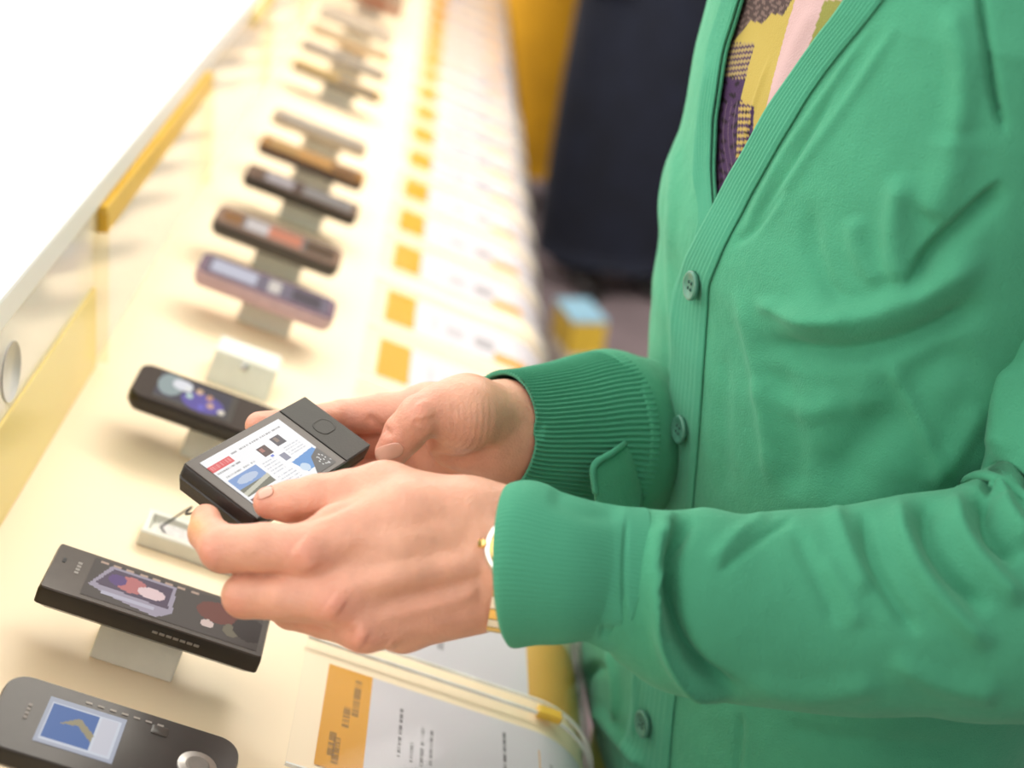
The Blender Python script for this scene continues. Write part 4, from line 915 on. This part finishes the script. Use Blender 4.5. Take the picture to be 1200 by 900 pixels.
# nails: curved plates set on the finger surface
from mathutils.bvhtree import BVHTree
def nail(Vh, Fh, cx, cy, ang, L, W, lift=0.0004):
    """centre in the picture, ang = direction of the tip, sizes in px"""
    bv = BVHTree.FromPolygons([tuple(v) for v in Vh], [tuple(int(i) for i in f) for f in Fh])
    n1, n2 = 16, 14; pts = []
    ca, sa = math.cos(ang), math.sin(ang)
    for i in range(n1):
        for j in range(n2):
            u = i / (n1 - 1) * 2 - 1; v = j / (n2 - 1) * 2 - 1
            rr = math.sqrt(max(0.0, 1 - abs(u)**3.2)) if True else 1
            x = cx + ca * u * L - sa * v * W * rr; y = cy + sa * u * L + ca * v * W * rr
            d = P(x, y, 1) - CAM; hit_, nn, _, _ = bv.ray_cast(Vector(CAM), Vector(nrm(d)))
            pts.append(None if hit_ is None else (np.array(hit_), np.array(nn)))
    good = [q for q in pts if q is not None]
    if len(good) < len(pts) * .6: return
    mn = nrm(np.mean([q[1] for q in good], 0)); mn = mn if mn @ (CAM - good[0][0]) > 0 else -mn
    Vn = np.array([(q[0] if q else good[0][0]) + mn * lift for q in pts])
    G = Vn.reshape(n1, n2, 3)
    for _ in range(3):
        G[1:-1, 1:-1] = (G[1:-1, 1:-1] + G[:-2, 1:-1] + G[2:, 1:-1] + G[1:-1, :-2] + G[1:-1, 2:]) / 5
    G[2:-2, 2:-2] += mn * 0.0002
    o = mk('fingernail', G.reshape(-1, 3), gridfaces(n1, n2), M['nail'], cust); solid(o, 0.0005, 0)
nail(Vr, Fr_, 457, 529, math.radians(165), 17, 9)
nail(Vl, Fl, 309, 577, math.radians(160), 12, 7.5, 0.0004)

# wristwatch ---------------------------------------------------------------
wat = empty('wristwatch', (0, 0, 0), None, None); wat.parent = cust; wat.location = tuple(P(585, 660, .70) - wloc(cust))
wc0, wc1 = P(594, 655, .722), P(606, 657, .722); ax_ = nrm(wc1 - wc0); vw = nrm(wc0 - CAM); A_ = nrm(np.cross(vw, ax_)); B_ = np.cross(ax_, A_)
def ring(a0, a1, rA, rB, w, t, n, x0=0.0):
    th = np.radians(np.linspace(a0, a1, n)); out = []
    for dx, dt in ((-w, 0), (w, 0), (w, t), (-w, t)):
        out.append(wc0 + ax_ * (x0 + dx) + A_ * ((rA + dt) * np.cos(th))[:, None] + B_ * ((rB + dt) * np.sin(th))[:, None])
    V = np.stack(out, 1).reshape(-1, 3); Fc = gridfaces(n, 4, False, True).tolist() + [[0, 1, 2, 3], [4 * n - 1, 4 * n - 2, 4 * n - 3, 4 * n - 4]]
    return V, Fc
rA, rB = 0.0355, 0.0255
for k in range(30):
    a0 = 12 * k; mid = 258 <= a0 <= 300
    V, Fc = ring(a0 + .5, a0 + 11.5, rA, rB, 0.0065, 0.0022, 4, 0.002); mk('bracelet_link', V, Fc, M['steel'] if k % 2 else M['gold'], wat, smooth=False)
def wframe(deg, out_):
    t = math.radians(deg); c = wc0 + A_ * rA * math.cos(t) + B_ * rB * math.sin(t); n = nrm(A_ * math.cos(t) / rA + B_ * math.sin(t) / rB); return Fr(c + n * out_ + ax_ * 0.004, ax_, np.cross(n, ax_), n)
wf = wframe(262, 0.0004)
def rnd(nm, R_, h0, h1, m, n=36, off=(0, 0)):
    th = np.linspace(0, 2 * np.pi, n, endpoint=False); V = np.concatenate([np.c_[off[0] + np.cos(th) * q, off[1] + np.sin(th) * q, np.full(n, h)] for h, q in ((h0, R_), (h1 - .001, R_), (h1, R_ * .9), (h1, .0002))])
    mk(nm, wf(V), gridfaces(4, n, False, True), m, wat)
rnd('watch_case', 0.0165, -.001, 0.0055, M['steel']); rnd('bezel', 0.0140, 0.0056, 0.0068, M['gold']); rnd('dial', 0.0115, 0.0069, 0.0071, M['white'])
V, Fc = tube([wf(np.array([[-.0160, 0, .0035]]))[0], wf(np.array([[-.0195, 0, .0035]]))[0]], .0022, 12); mk('crown', V, Fc, M['gold'], wat)
